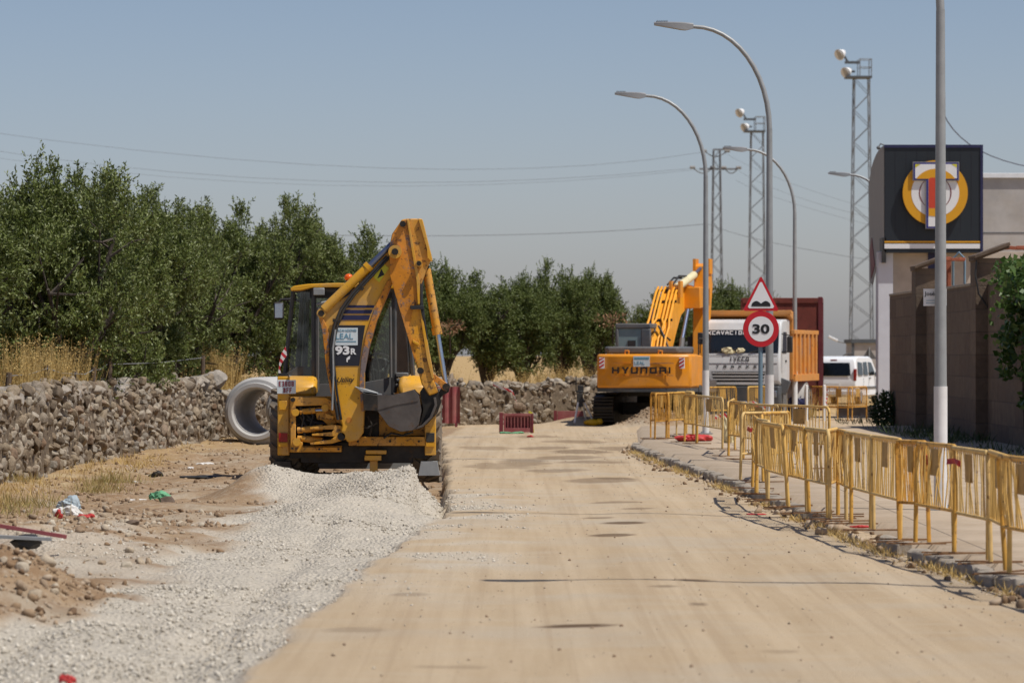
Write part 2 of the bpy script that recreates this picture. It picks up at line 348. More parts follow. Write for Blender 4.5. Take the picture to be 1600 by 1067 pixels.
# ------------------------------------------------------------------ ground: one height field, shared by road, gravel and dirt
EY = [10, 22.7, 27.6, 33, 38, 47.2, 60, 85, 92, 97, 101]; EX = [-1.75, -1.59, -1.47, -1.33, -1.14, -.76, -1.0, -1.55, -1.45, -1.3, -1.2]
def edge_left(y): return np.interp(y, EY, EX)
KY = [10, 30.6, 34.3, 37.7, 44.5, 49, 54, 59.7, 66.8, 77.5, 79.5]; KX = [4.9, 4.10, 3.90, 3.66, 3.42, 3.30, 3.18, 2.98, 2.68, 2.42, 2.5]
def kerb_x(y): return np.interp(y, KY, KX)
GY = [10, 27, 28.7, 33.6, 42, 49, 54, 60]; GX = [-9, -4.6, -3.3, -3.36, -3.3, -3.05, -3.9, -3.9]
def grav_left(y): return np.interp(y, GY, GX)
WALLPTS = [(-7.5, 28), (-7.3, 54), (-7.15, 72), (-6.45, 84.5), (-5.6, 88), (-1.4, 104.2), (2.2, 108.3), (4.4, 113)]
def behind(x, y):
    wx = np.interp(y, [q[1] for q in WALLPTS], [q[0] for q in WALLPTS]); return np.where(y < 113, wx-x, 4-x+(y-113)*.6)   # >0 : field side

def gauss(x, y, cx, cy, sx, sy): return np.exp(-((x-cx)/sx)**2-((y-cy)/sy)**2)
def hgt(x, y, fine=True):
    x = np.asarray(x, float); y = np.asarray(y, float)
    z = -.3*sm(116, 140, y)
    e = edge_left(y)+.10*fb(x*.3, y, 1.2, 5, 3)
    left = sm(0, .16, e-x)*sm(104, 99, y)                  # 1 on the dug-up side
    inner = sm(e-.5, e-.38, x)
    trench = sm(0, .05, e-x)*sm(104, 99, y)*inner*sm(45, 48, y)*sm(87, 85.5, y)
    z = z-.26*trench
    z = z+left*sm(45, 40, y)*(-.05)
    rough = left*(1-sm(-4, -3.1, x))
    z = z+rough*(.10*fb(x, y, .8, 2)+.05*fb(x, y, 3, 8))
    # gravel heaps left in front of the backhoe
    hp = .33*gauss(x, y, -3.45, 52.6, .50, 1.3)+.24*gauss(x, y, -2.75, 52.4, .6, 1.3)+.34*gauss(x, y, -1.85, 51.6, .50, 1.9)+.36*gauss(x, y, -1.25, 51.2, .34, 1.9)+.20*gauss(x, y, -1.6, 47.5, .7, 2.5)+.15*gauss(x, y, -2.3, 45, .8, 3)
    z = z+hp*left*(1+.40*fb(x, y, 1.8, 4, 3))
    gl = grav_left(y)
    grav = left*sm(-.1, .25, x-gl-.35*fb(x, y, .9, 6, 3))*sm(57, 55.5, y)
    z = z+grav*(.09*fb(x, y, 1.1, 11)+.04*fb(x, y, 6, 12, 3)-.05*gauss(x, y*0, -2.1, 0, .16, 1)*sm(46, 42, y)-.05*gauss(x, y*0, -3.3, 0, .16, 1)*sm(46, 42, y))
    # spoil at the left edge of the picture
    z = z+.40*gauss(x, y, -4.1, 29.3, .85, 2.2)*(1+.9*fb(x, y, 1.7, 21))*left
    z = z+.26*gauss(x, y, -4.9, 40, 1.2, 4)*(1+.9*fb(x, y, 1.3, 22))*left
    z = z+.06*sm(1.5, 0, behind(x, y)*-1)*sm(102, 90, y)*left   # banked up against the wall foot
    # spoil beside the excavator
    z = z+.42*gauss(x, y, 3.75, 100.2, .85, 1.0)*(1+.6*fb(x, y, 1.6, 31))+.35*gauss(x, y, 5.4, 101.5, .9, 1.2)+.25*gauss(x, y, 1.9, 103.8, .9, .8)
    b = behind(x, y)
    z = z+.35*sm(.1, .6, b)
    z = z+.02*fb(x, y, .25, 14, 2)*left+(.006*fb(x, y, 2.5, 15, 3) if fine else 0)
    # worn longitudinal ruts in the roadway
    road = (1-left)*sm(0, .3, kerb_x(y)-x)
    z = z+road*.008*np.sin((x-e)*3.1+.6*fb(y*0, y, .08, 2, 2))*sm(95, 80, y)
    return z
def gz(x, y): return float(hgt(np.array([x]), np.array([y]))[0])

STAINS = [(902, 977, 62, 2.6, 1), (957, 836, 32, 2.4, .8), (972, 817, 38, 2.6, .9), (935, 808, 28, 1.6, .6), (1085, 906, 30, 1.8, .7), (1040, 917, 26, 1.5, .6), (1092, 944, 12, 2.4, .6), (955, 748, 40, 2, .7), (935, 751, 60, 4, .5),
          (905, 706, 50, 4, .6), (880, 715, 60, 3, .5), (850, 700, 45, 2.5, .5), (930, 722, 55, 2.5, .5), (820, 722, 40, 7, .5), (760, 700, 45, 3, .4), (900, 690, 50, 2.5, .5), (965, 785, 45, 1.6, .5), (1000, 795, 30, 1.5, .5), (780, 728, 60, 5, .4),
          (870, 735, 50, 3, .45), (960, 700, 40, 3, .5), (840, 682, 40, 2, .4), (1220, 1015, 30, 3, .3), (640, 930, 30, 3, .35), (560, 985, 60, 4, .3), (700, 1040, 60, 3, .3)]
def masks(x, y):
    e = edge_left(y)+.10*fb(x*.3, y, 1.2, 5, 3)
    left = sm(-.02, .12, e-x)*sm(104, 99, y)
    gl = grav_left(y)
    g = left*sm(-.25, .3, x-gl-.75*fb(x, y, .9, 6, 4))*sm(57, 55.5, y)
    g = np.maximum(g, .62*left*sm(.05, .35, gauss(x, y, -4.3, 36.5, 1.0, 6)+.8*fb(x, y, 1.2, 46, 4)-.35)*(x > -6)); g = np.maximum(g, .8*left*sm(.06, .25, .5*gauss(x, y, -3.4, 37, 2.2, 1.2)+.6*fb(x, y, 1.5, 40, 4)-.18)*sm(26, 30, y)*sm(47, 44, y))
    spill = (1-left)*sm(1.6, .05, x-e+1.2*fb(x, y*.4, .9, 41, 4))*sm(57, 52, y)*.75
    spill = spill*sm(28, 38, y)
    g = np.maximum(g, spill*sm(-.2, .25, fb(x, y, .8, 43, 4)+.12))
    mound = gauss(x, y, -4.1, 29.3, .95, 2.4)*(1+.9*fb(x, y, 1.7, 21))
    g = g*(1-sm(.25, .45, mound))
    b = behind(x, y)
    road = (1-left)*(b < .2)*(1-sm(.2, .5, gauss(x, y, 3.75, 100.2, .95, 1.2)+gauss(x, y, 5.4, 101.5, .9, 1.2)+.6*gauss(x, y, 1.9, 103.8, .9, .8)))
    st = sm(.0, .5, b)
    st = np.maximum(st, .5*sm(1.6, .2, -b+.9*fb(x, y, .8, 50))*left)
    st = np.maximum(st, .55*sm(1.4, .2, np.abs(x+5.3)+.5*fb(x, y, .6, 51))*left*sm(72, 80, y))
    # marks on the roadway
    d = np.zeros_like(x)
    s = F/np.maximum(y, 1); px = 800+x*s; py = HY+H*s
    for a, bb, wx, wy, k in STAINS:
        Ys = F*H/(bb-HY); xs = X_(a, Ys); wxm = wx/F*Ys; wym = wy/(F*H)*Ys*Ys
        q = ((x-xs)/wxm)**2+((y-Ys)/wym)**2+.7*fb(x, y*.3, 4, a % 7)
        d = np.maximum(d, k*sm(1.25, .55, q))
    d = d*road
    return g, road, st, d

def ground_material():
    N = Nodes('ground_surface'); at = N.n('ShaderNodeAttribute', attribute_name='mask'); sp = N.n('ShaderNodeSeparateColor'); N.l(at.outputs['Color'], sp.inputs[0])
    g, road, st = sp.outputs[0], sp.outputs[1], sp.outputs[2]; stain = at.outputs['Alpha']
    # dirt
    dirt = N.mix(N.ramp(N.noise(1.2, 8, .7), .32, .68), (.215, .13, .07), (.37, .26, .155))
    dirt = N.mix(N.ramp(N.noise(9, 6, .75), .5, .72), dirt, (.44, .36, .27)); dirt = N.mix(N.mul(N.ramp(N.noise(.55, 6, .65), .52, .66), .75), dirt, (.40, .335, .25)); dirt = N.mix(N.mul(N.ramp(N.noise(4.3, 8, .8), .6, .7), .6), dirt, (.14, .085, .05))
    # sandy roadway: compacted, streaked along and across
    lon = N.noise(1, 5, .65, N.scaled((2.6, .10, 1))); lat = N.noise(1, 5, .7, N.scaled((.55, 1.5, 1)))
    sand = N.mix(N.ramp(lon, .35, .68), (.41, .305, .19), (.50, .388, .258))
    sand = N.mix(N.mul(N.ramp(lat, .5, .72), .55), sand, (.47, .39, .285))
    sand = N.mix(N.mul(N.ramp(N.noise(.35, 4, .6), .5, .68), .6), sand, (.42, .36, .28))
    sand = N.mix(N.mul(N.ramp(N.noise(28, 4, .8), .6, .75), .35), sand, (.22, .15, .09))
    trk = N.noise(1, 3, .6, N.scaled((9, .05, 1))); sand = N.mix(N.mul(N.ramp(trk, .52, .64), .26), sand, (.33, .235, .145))
    trd = N.n('ShaderNodeTexWave'); trd.bands_direction = 'Y'; trd.inputs['Scale'].default_value = 4.2; trd.inputs['Distortion'].default_value = 1.2; N.l(N.tc.outputs['Object'], trd.inputs['Vector'])
    band = N.mul(N.ramp(N.noise(1, 2, .5, N.scaled((1.5, .03, 1))), .53, .57), N.ramp(N.noise(1, 3, .6, N.scaled((.6, .25, 1))), .45, .6)); sand = N.mix(N.mul(N.mul(trd.outputs['Fac'], band), .28), sand, (.31, .22, .14))
    sand = N.mix(N.mul(N.ramp(N.noise(60, 3, .8), .62, .7), .5), sand, (.60, .53, .42))
    # gravel
    vo = N.n('ShaderNodeTexVoronoi'); vo.inputs['Scale'].default_value = 26; N.l(N.tc.outputs['Object'], vo.inputs['Vector'])
    gr = N.mix(N.ramp(vo.outputs['Distance'], .05, .6), (.60, .54, .45), (.44, .39, .31))
    sc = N.n('ShaderNodeSeparateColor'); N.l(vo.outputs['Color'], sc.inputs[0])
    gr = N.mix(.5, gr, N.mix(sc.outputs[0], (.42, .375, .305), (.64, .58, .485)))
    gr = N.mix(N.mul(N.ramp(N.noise(.7, 6, .7), .42, .62), .75), gr, (.545, .485, .395)); gr = N.mix(N.mul(N.ramp(N.noise(2.3, 6, .75), .58, .72), .5), gr, (.30, .26, .205))
    straw = N.mix(N.ramp(N.noise(2.2, 7, .75), .35, .68), (.30, .175, .075), (.56, .41, .18))
    c = N.mix(road, dirt, sand); c = N.mix(N.mul(st, .85), c, straw); c = N.mix(g, c, gr)
    c = N.mix(N.mul(stain, .95), c, (.10, .06, .032))
    N.l(c, N.b.inputs['Base Color']); N.b.inputs['Roughness'].default_value = .95; N.b.inputs['Specular IOR Level'].default_value = .2
    hb = N.mul(N.mul(vo.outputs['Distance'], -1.2), g)
    hd = N.mul(N.noise(14, 7, .75), N.mul(N.mul(road, -.75), 1.0, 'ADD'))
    N.bump(N.mul(N.mul(hb, hd, 'ADD'), N.mul(N.mul(N.noise(55, 4, .8), road), .35), 'ADD'), .9, .035); return N.m
GM = ground_material()

def grid(xs, ys):
    Xg, Yg = np.meshgrid(xs, ys); return Xg.ravel(), Yg.ravel()
def grid_object(name, xs, ys, keep, m, zf):
    x, y = grid(xs, ys); z = zf(x, y); nx = len(xs); ny = len(ys)
    i = (np.arange(ny-1)[:, None]*nx+np.arange(nx-1)[None]).ravel(); Fq = np.stack([i, i+1, i+1+nx, i+nx], 1)
    cx = x[Fq].mean(1); cy = y[Fq].mean(1); Fq = Fq[keep(cx, cy)]
    used, inv = np.unique(Fq, return_inverse=True); Fq = inv.reshape(-1, 4); x, y, z = x[used], y[used], z[used]
    o = np_mesh(name, np.stack([x, y, z], 1), Fq, 4, m); me = o.data
    me.polygons.foreach_set('use_smooth', [True]*len(me.polygons))
    g, r, s, d = masks(x, y); a = me.color_attributes.new('mask', 'FLOAT_COLOR', 'POINT')
    a.data.foreach_set('color', np.stack([g, r, s, d], 1).astype(np.float32).ravel()); return o
XS = np.concatenate([[-600, -200, -80, -40, -25, -17], np.arange(-13, -9, .25), np.arange(-9, 3.6, .062), np.arange(3.6, 13, .25), [15, 18, 24, 40, 80, 200, 600]])
YS = np.concatenate([[-60, 0, 10], np.arange(15, 60, .11), np.arange(60, 112, .16), np.arange(112, 150, .6), [155, 165, 180, 220, 300, 500, 1000, 2500]])
def cls(x, y):
    e = edge_left(y)+.10*fb(x*.3, y, 1.2, 5, 3); g, r, s, d = masks(x, y)
    return np.where((r > .5) & (y < 150) & (x < 14) & (x > -9), 1, np.where((g > .5) & (x < e+.05), 2, 0))
tag(grid_object('ground', XS, YS, lambda x, y: cls(x, y) == 0, GM, hgt), kind='structure')
tag(grid_object('road', XS, YS, lambda x, y: cls(x, y) == 1, GM, hgt), kind='structure')
tag(grid_object('gravel', XS, YS, lambda x, y: cls(x, y) == 2, GM, hgt), kind='stuff', label='pale grey crushed gravel spread along the dug up lane', cat='gravel')

# loose stones: gravel, clods
pv = rock_variants(1, 10, .6, 3, 2)
def scatter(n, x0, x1, y0, y1, prob, rng, ypow=1.0):
    y = y0+(y1-y0)*rng.random(n)**ypow; x = x0+(x1-x0)*rng.random(n); k = rng.random(n) < prob(x, y); return x[k], y[k]
x, y = scatter(120000, -5.5, .4, 20, 57, lambda x, y: masks(x, y)[0]**2*np.clip(.15+2.6*(fb(x, y, .7, 60, 4)+.08), .02, 1), R, 1.3)
s = .005+.016*R.random(len(x))**3
tag(rocks('gravel_pebbles', np.stack([x, y, hgt(x, y)+s*.25], 1), s, M['pebble'], R, pv), kind='stuff', label='loose grey pebbles lying over the gravel lane', cat='gravel')
x, y = scatter(34000, -7, -.9, 20, 86, lambda x, y: (1-masks(x, y)[0])*(1-masks(x, y)[1])*np.clip(.2+1.5*fb(x, y, .6, 61, 3), 0.03, 1), R)
x2, y2 = scatter(9000, 2.3, 5.2, 98.5, 103, lambda x, y: np.clip((hgt(x, y)-.06)*3, 0, 1)*.9, R)
x3, y3 = scatter(3500, -5.4, -3.0, 26, 33, lambda x, y: 1-masks(x, y)[0], R)
x = np.concatenate([x, x2, x3]); y = np.concatenate([y, y2, y3]); s = .007+.04*R.random(len(x))**5
tag(rocks('soil_clods', np.stack([x, y, hgt(x, y)+s*.2], 1), s, M['clod'], R, pv), kind='stuff', label='brown soil clods and rubble crumbs on the verge', cat='soil')
x, y = scatter(2600, -6.2, -3.4, 27, 47, lambda x, y: (1-masks(x, y)[0]*.6)*np.clip(.2+1.8*fb(x, y, .7, 64, 3), .02, 1), R); s = .012+.05*R.random(len(x))**3.5
tag(rocks('verge_rubble', np.stack([x, y, hgt(x, y)+s*.25], 1), s, M['rubble'], R, rock_variants(2, 10, .3, 3, 21)), kind='stuff', label='pale broken rubble strewn over the left verge', cat='rubble')
x, y = scatter(9000, -1.2, 3.9, 19, 96, lambda x, y: masks(x, y)[1]*np.where((np.abs(kerb_x(y)-x) < .9), 1, .28), R)
s = .004+.013*R.random(len(x))**4
tag(rocks('road_crumbs', np.stack([x, y, hgt(x, y)+s*.2], 1), s, M['rubble'], R, pv), kind='stuff', label='small stones scattered on the sandy roadway', cat='stones')

# ------------------------------------------------------------------ pavement and kerb
PZ = .125
def pavement_mat():
    N = Nodes('pavement_concrete')
    c = N.mix(N.ramp(N.noise(1.1, 7, .7), .35, .68), (.38, .29, .195), (.48, .38, .275))
    c = N.mix(N.mul(N.ramp(N.noise(7, 7, .75), .52, .72), .5), c, (.24, .185, .13))
    b = N.n('ShaderNodeTexBrick'); b.offset = 0; b.inputs['Scale'].default_value = 1; b.inputs['Brick Width'].default_value = 2.2; b.inputs['Row Height'].default_value = 2.6; b.inputs['Mortar Size'].default_value = .012
    b.inputs['Color1'].default_value = b.inputs['Color2'].default_value = (1, 1, 1, 1); b.inputs['Mortar'].default_value = (0, 0, 0, 1); N.l(N.tc.outputs['Object'], b.inputs['Vector'])
    c = N.mix(N.mul(b.outputs['Fac'], .7), c, (.11, .085, .06))
    N.l(c, N.b.inputs['Base Color']); N.b.inputs['Roughness'].default_value = .92; N.bump(N.noise(20, 6, .75), .35, .02); return N.m
PM = pavement_mat()
ys = np.arange(14, 97, .2); us = np.concatenate([[0, 0.02], np.linspace(.15, 1, 40)]); V = []
for yv in ys:
    k = float(kerb_x(yv))+.12+.03*float(fb(np.array([yv]), np.array([0.]), 1.3, 3)[0])
    if yv > 78: k = 2.5+(yv-78)*.03
    gap = 0
    if 38.3 < yv < 43.2: gap = .22*math.sin((yv-38.3)/4.9*math.pi)
    for j, u in enumerate(us):
        xx = k+gap+u*(13-k); V.append((xx, yv, -.08 if j == 0 else PZ+.012*float(vn(np.array([xx]), np.array([yv]), .7)[0])))
V = np.array(V); nu = len(us); i = (np.arange(len(ys)-1)[:, None]*nu+np.arange(nu-1)[None]).ravel()
o = np_mesh('pavement', V, np.stack([i, i+1, i+1+nu, i+nu], 1), 4, PM); tag(o, kind='structure')
M['kerb'] = mat('kerb_stone', (.33, .28, .22), .9, var=.25, scale=4, bump=.6, bscale=16, bd=.03)
kb = MB(); yv = 15.
while yv < 79:
    L = random.uniform(.7, 1.15)
    if not (38.6 < yv+L/2 < 42.9) and random.random() > .06:
        xa = float(kerb_x(yv)); xb = float(kerb_x(yv+L)); drop = random.uniform(-.03, .006); off = random.uniform(-.025, .025)
        T = Matrix.Translation(((xa+xb)/2+.07+off, yv+L/2, 0)) @ Matrix.Rotation(-math.atan2(xb-xa, L)+random.uniform(-.02, .02), 4, 'Z') @ Matrix.Rotation(random.uniform(-.05, .03), 4, 'Y')
        n = 6
        prev = None
        for q in range(n+1):
            t = -L/2+.01+(L-.02)*q/n; a = [(-.075+random.uniform(-.014, .014), -.12), (-.075+random.uniform(-.016, .016), PZ-.03+drop), (-.05, PZ+.004+drop+random.uniform(-.012, .004)), (.07, PZ+.006+drop+random.uniform(-.006, .004)), (.08, -.12)]
            ring = [kb.bm.verts.new(T @ Vector((p[0], t, p[1]))) for p in a]
            if prev:
                for w in range(4): kb.bm.faces.new((prev[w], prev[w+1], ring[w+1], ring[w]))
            else: kb.bm.faces.new(ring)
            prev = ring
        kb.bm.faces.new(prev[::-1])
    yv += L
tag(kb.build('kerb', M['kerb'], smooth=50), kind='structure')
rv2 = rock_variants(2, 8, .16, 3.2, 5)
yk = R.uniform(29, 79, 520); xk = kerb_x(yk)-.10+R.normal(0, .12, 520); sk = .012+.05*R.random(520)**3
m_ = (yk > 37.8) & (yk < 43.5); sk[m_] *= 1.7; xk[m_] += .1
tag(rocks('kerb_rubble', np.stack([xk, yk, hgt(xk, yk)+sk*.3], 1), sk, M['clod'], R, rv2), kind='stuff', label='broken kerb rubble lying in the gutter', cat='rubble')
def boulder(px, py, w, h, name='rock', label='', m=None, z=None, d=None):
    Y = F*H/(py-HY) if z is None else d; b = MB(); x = X_(px, Y); zz = gz(x, Y) if z is None else z
    b.ball((0, 0, 0), 1, 4, (1, 1, 1), 0); rg = np.random.default_rng(int(px*7+w*100)); V = np.array([v.co[:] for v in b.bm.verts])*1.1
    for _ in range(10):
        n_ = rg.normal(size=3); n_ /= np.linalg.norm(n_); V = V-np.maximum(V@n_-rg.uniform(.6, .95), 0)[:, None]*n_
    V *= (1+.16*fb(V[:, 0]*1.3+V[:, 2]*.8+px, V[:, 1]*1.3-V[:, 2]*.9, 1.3, 3, 4))[:, None]
    for v, q in zip(b.bm.verts, V): v.co = Vector((q[0]*w/2, q[1]*w*.42, q[2]*h*.62+h*.3))
    o = b.build(name, m or M['boulder'], smooth=25); o.location = (x, Y, zz); tag(o, label, 'rock'); return o
def wall_y(px):
    p = np.array(WALLPTS, float); t = np.linspace(0, len(p)-1, 4000); X = np.interp(t, range(len(p)), p[:, 0]); Y = np.interp(t, range(len(p)), p[:, 1]); return float(Y[np.argmin(np.abs(800+(X-.25)/Y*F-px))])
boulder(1392, 857, .36, .14, 'kerb_stone', 'loose broken kerb stone at the gap in the kerb near the right', M['kerb'])

# ------------------------------------------------------------------ grass, weeds
def blades(name, x, y, z, h, m, rng, lean=.25, wd=.012, seeds=False, **tg):
    n = len(x); p = np.stack([x, y, z], 1); d = np.stack([rng.normal(0, lean, n), rng.normal(0, lean, n), np.ones(n)], 1)
    V = leaf_quads(p, d, h, wd, rng)
    if seeds:
        k = rng.random(n) < .7; dn = d[k]/np.linalg.norm(d[k], axis=1)[:, None]
        for q in range(5):
            pp = p[k]+dn*(h[k]*(.72+.07*q))[:, None]; V = np.concatenate([V, leaf_quads(pp, rng.normal(size=pp.shape)*.7+[0, 0, .3], .05, .016, rng)])
    o = quad_obj(name, V, m); tag(o, kind='stuff', **tg); return o
def wall_pts(n, off, rng, t0=0, t1=1):
    p = np.array(WALLPTS, float); L = np.concatenate([[0], np.cumsum(np.linalg.norm(np.diff(p, axis=0), axis=1))]); t = rng.uniform(t0, t1, n)*L[-1]
    x = np.interp(t, L, p[:, 0]); y = np.interp(t, L, p[:, 1]); k = np.clip(np.searchsorted(L, t)-1, 0, len(p)-2); d = np.diff(p, axis=0)[k]; d /= np.linalg.norm(d, axis=1)[:, None]
    return x-d[:, 1]*off, y+d[:, 0]*off, d
n = 26000; off = R.uniform(.5, 3.2, n); x, y, _ = wall_pts(n, off, R)
k = (fb(x, y, .35, 70, 3) > -.12) & ~((y > 68.5) & (y < 87) & (R.random(n) < .9)); x, y = x[k], y[k]
h = R.uniform(.5, 1.25, len(x))*(1+.9*np.clip(fb(x, y, .3, 71, 3), -.4, .6)); 
blades('dry_grass', x, y, hgt(x, y), h, M['straw'], R, .2, .016, True, label='tall golden dry grass behind the stone wall', cat='dry grass')
cl = [(30, 0, 61), (55, 0, 63), (105, 0, 67), (80, 0, 65), (125, 0, 68.5), (330, 0, 90), (345, 0, 91)]
X1 = []; Y1 = []
for px, py, Y in cl:
    X1.append(R.normal(X_(px, Y), .22, 420)); Y1.append(R.normal(Y, .35, 420))
x = np.concatenate(X1); y = np.concatenate(Y1); k = behind(x, y) > .35; x = x[k]; y = y[k]; h = R.uniform(.9, 1.75, len(x))
blades('oat_clumps', x, y, hgt(x, y)+.1, h, M['straw'], R, .14, .016, True, label='tall golden wild oats standing at the left behind the wall', cat='dry grass')
x, y = R.uniform(-1, 9, 9000), R.uniform(112, 150, 9000)
blades('meadow_grass', x, y, hgt(x, y), R.uniform(.3, .8, 9000), M['straw'], R, .2, .03, False, label='straw coloured meadow beyond the far wall', cat='meadow')
n = 3800; off = -R.uniform(.25, 1.1, n); x, y, _ = wall_pts(n, off, R, 0, .66); k = fb(x, y, .6, 72, 3) > -.02; x, y = x[k], y[k]
blades('verge_grass', x, y, hgt(x, y), R.uniform(.04, .2, len(x)), M['straw'], R, .5, .01, False, label='short dry grass along the foot of the left wall', cat='dry grass')
X1 = []; Y1 = []
for px, py, sp in ((165, 745, .3), (150, 752, .25), (185, 742, .25), (15, 775, .5), (40, 770, .45), (-10, 800, .5), (20, 745, .3)):
    Y = F*(H-.15)/(py-HY); X1.append(R.normal(X_(px, Y), sp*.7, 260)); Y1.append(R.normal(Y, sp*1.5, 260))
x = np.concatenate(X1); y = np.concatenate(Y1)
blades('green_weeds', x, y, hgt(x, y), R.uniform(.06, .26, len(x)), M['weed'], R, .5, .009, False, label='yellow green weeds at the foot of the near left wall', cat='weeds')
yk = R.uniform(26, 79, 5200); xk = kerb_x(yk)-.04-np.abs(R.normal(0, .09, len(yk))); k = fb(yk*0, yk, .8, 73, 3) > .02-.12*(yk < 40); xk, yk = xk[k], yk[k]
blades('gutter_grass', xk, yk, hgt(xk, yk), R.uniform(.04, .15, len(xk)), M['straw'], R, .9, .008, False, label='dry straw grass growing in the gutter under the kerb', cat='dry grass')
x = R.uniform(8.4, 9.7, 2600); y = R.uniform(60, 100, 2600); k = fb(x, y, .6, 75, 3) > .05
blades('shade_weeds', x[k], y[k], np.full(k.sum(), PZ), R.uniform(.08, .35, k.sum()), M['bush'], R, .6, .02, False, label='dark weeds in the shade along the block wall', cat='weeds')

# ------------------------------------------------------------------ rubble stone walls
def stone_wall(name, pts, height, label, rng, dens=26, thick=.55, big=1.0):
    p = np.array(pts, float); L = np.concatenate([[0], np.cumsum(np.linalg.norm(np.diff(p, axis=0), axis=1))]); Lt = L[-1]
    root = empty(name, (*pts[0], 0)); tag(root, label, 'stone wall', None)
    def frame(t):
        x = np.interp(t, L, p[:, 0]); y = np.interp(t, L, p[:, 1]); k = np.clip(np.searchsorted(L, t)-1, 0, len(p)-2)
        d = np.diff(p, axis=0)[k]; d = d/np.linalg.norm(d, axis=-1)[..., None]; return x, y, d
    def top(t): return height+.34*vn(t, t*0, .3, 4)+.30*vn(t, t*0, .9, 6)
    b = MB(); prev = None
    for t in np.arange(0, Lt, .35):
        x, y, d = frame(np.array([t])); x, y, d = x[0], y[0], d[0]; nrm = np.array([d[1], -d[0]]); h = float(top(np.array([t]))[0])-.08; j = .04*float(vn(np.array([t]), np.array([0.]), 2)[0])
        prof = [(0+j, -.25), (-.03+j, h*.5), (-.08+j, h), (-thick+.08, h), (-thick, -.1)]
        ring = [b.bm.verts.new((x+nrm[0]*a, y+nrm[1]*a, z)) for a, z in prof]
        if prev:
            for q in range(4): b.bm.faces.new((prev[q], ring[q], ring[q+1], prev[q+1]))
        prev = ring
    core = b.build('core', M['mortar'], root, 60, world=True)
    # coursed rubble, jittered so no row reads as a row
    T = []; Zz = []; S_ = []; t = 0
    rows = int(height/.115)
    for r in range(rows+1):
        t = rng.uniform(0, .2)
        while t < Lt:
            w = rng.choice([.08, .14, .22, .38], p=[.33, .33, .24, .10])*big*rng.uniform(.8, 1.25); T.append(t+w/2); Zz.append((r+.45)*height/rows+rng.normal(0, .03)); S_.append((w*.55, .09, min(.16, .055*big*rng.uniform(.7, 1.4)+w*.16))); t += w*.93
    T = np.array(T); Zz = np.array(Zz); S_ = np.array(S_); tp = top(T); Zz = Zz*tp/height; kp_ = rng.random(len(T)) > .16; T, Zz, S_, tp = T[kp_], Zz[kp_], S_[kp_], tp[kp_]
    x, y, d = frame(T); nrm = np.stack([d[:, 1], -d[:, 0]], 1); o_ = rng.normal(-.045, .045, len(T))-.08*Zz/height
    pos = np.stack([x+nrm[:, 0]*o_, y+nrm[:, 1]*o_, Zz], 1); vs, Fc = rock_variants(3, 14, .12, 3.2, 9); n = len(T); base = np.stack(vs)[rng.integers(0, 10, n)]*S_[:, None, :]
    a = np.arctan2(d[:, 1], d[:, 0])+rng.normal(0, .15, n); ti = rng.normal(0, .35, n)
    ca, sa, ct, st = np.cos(a), np.sin(a), np.cos(ti), np.sin(ti)
    bx = base[..., 0]*ct[:, None]-base[..., 2]*st[:, None]; bz = base[..., 0]*st[:, None]+base[..., 2]*ct[:, None]; by = base[..., 1]
    V = np.stack([bx*ca[:, None]-by*sa[:, None], bx*sa[:, None]+by*ca[:, None], bz], -1)+pos[:, None, :]-np.array([*pts[0], 0])
    Fi = Fc[None]+(np.arange(n)*len(vs[0]))[:, None, None]
    np_mesh('facing_stones', V.reshape(-1, 3), Fi.reshape(-1, 3), 3, M['stone'], root)
    # capping stones
    t = np.arange(.2, Lt, .26)+rng.uniform(-.12, .12, len(np.arange(.2, Lt, .26))); x, y, d = frame(t); nrm = np.stack([d[:, 1], -d[:, 0]], 1); o_ = rng.uniform(-.42, -.12, len(t))
    pos = np.stack([x+nrm[:, 0]*o_, y+nrm[:, 1]*o_, top(t)-.01], 1)-np.array([*pts[0], 0])
    sc = np.stack([rng.uniform(.12, .27, len(t)), rng.uniform(.14, .28, len(t)), rng.uniform(.07, .17, len(t))], 1)
    kc_ = rng.random(len(pos)) > .22; rocks('capping_stones', pos[kc_], sc[kc_], M['capping'], rng, rock_variants(3, 6, .06, 2.8, 12), .3, root, 35)
    return root
stone_wall('stone_wall', WALLPTS[:4], 1.25, 'long rubble stone wall running along the left side of the road', R)
stone_wall('stone_wall', WALLPTS[3:], 1.12, 'rubble stone wall closing the far end behind the backhoe and tripod', R)
boulder(172, 0, .72, .42, 'boulder', 'large rounded grey boulder lying on top of the left wall', z=1.15, d=wall_y(172))
boulder(105, 0, .62, .24, 'boulder', 'pale flat boulder on the left wall below the fence stakes', z=1.14, d=wall_y(105))
boulder(12, 0, .5, .3, 'boulder', 'pale boulder on the left wall at the picture edge', z=1.2, d=wall_y(12))
boulder(335, 0, .6, .4, 'boulder', 'grey boulder on the left wall just before the concrete pipe', z=1.2, d=wall_y(335))
boulder(243, 742, .24, .11, 'rock', 'dark flat stone on the dirt in front of the left wall', M['greasy'])
boulder(320, 692, .4, .16, 'rock', 'pale stone at the wall foot left of the concrete pipe')
boulder(275, 698, .55, .3, 'rock', 'rounded stone half buried at the wall foot')
boulder(208, 835, .14, .07, 'rock', 'small dark brown stone at the gravel edge', M['wood'])
boulder(262, 786, .22, .12, 'rock', 'brown clod beside the green plastic sheet', M['wood'])

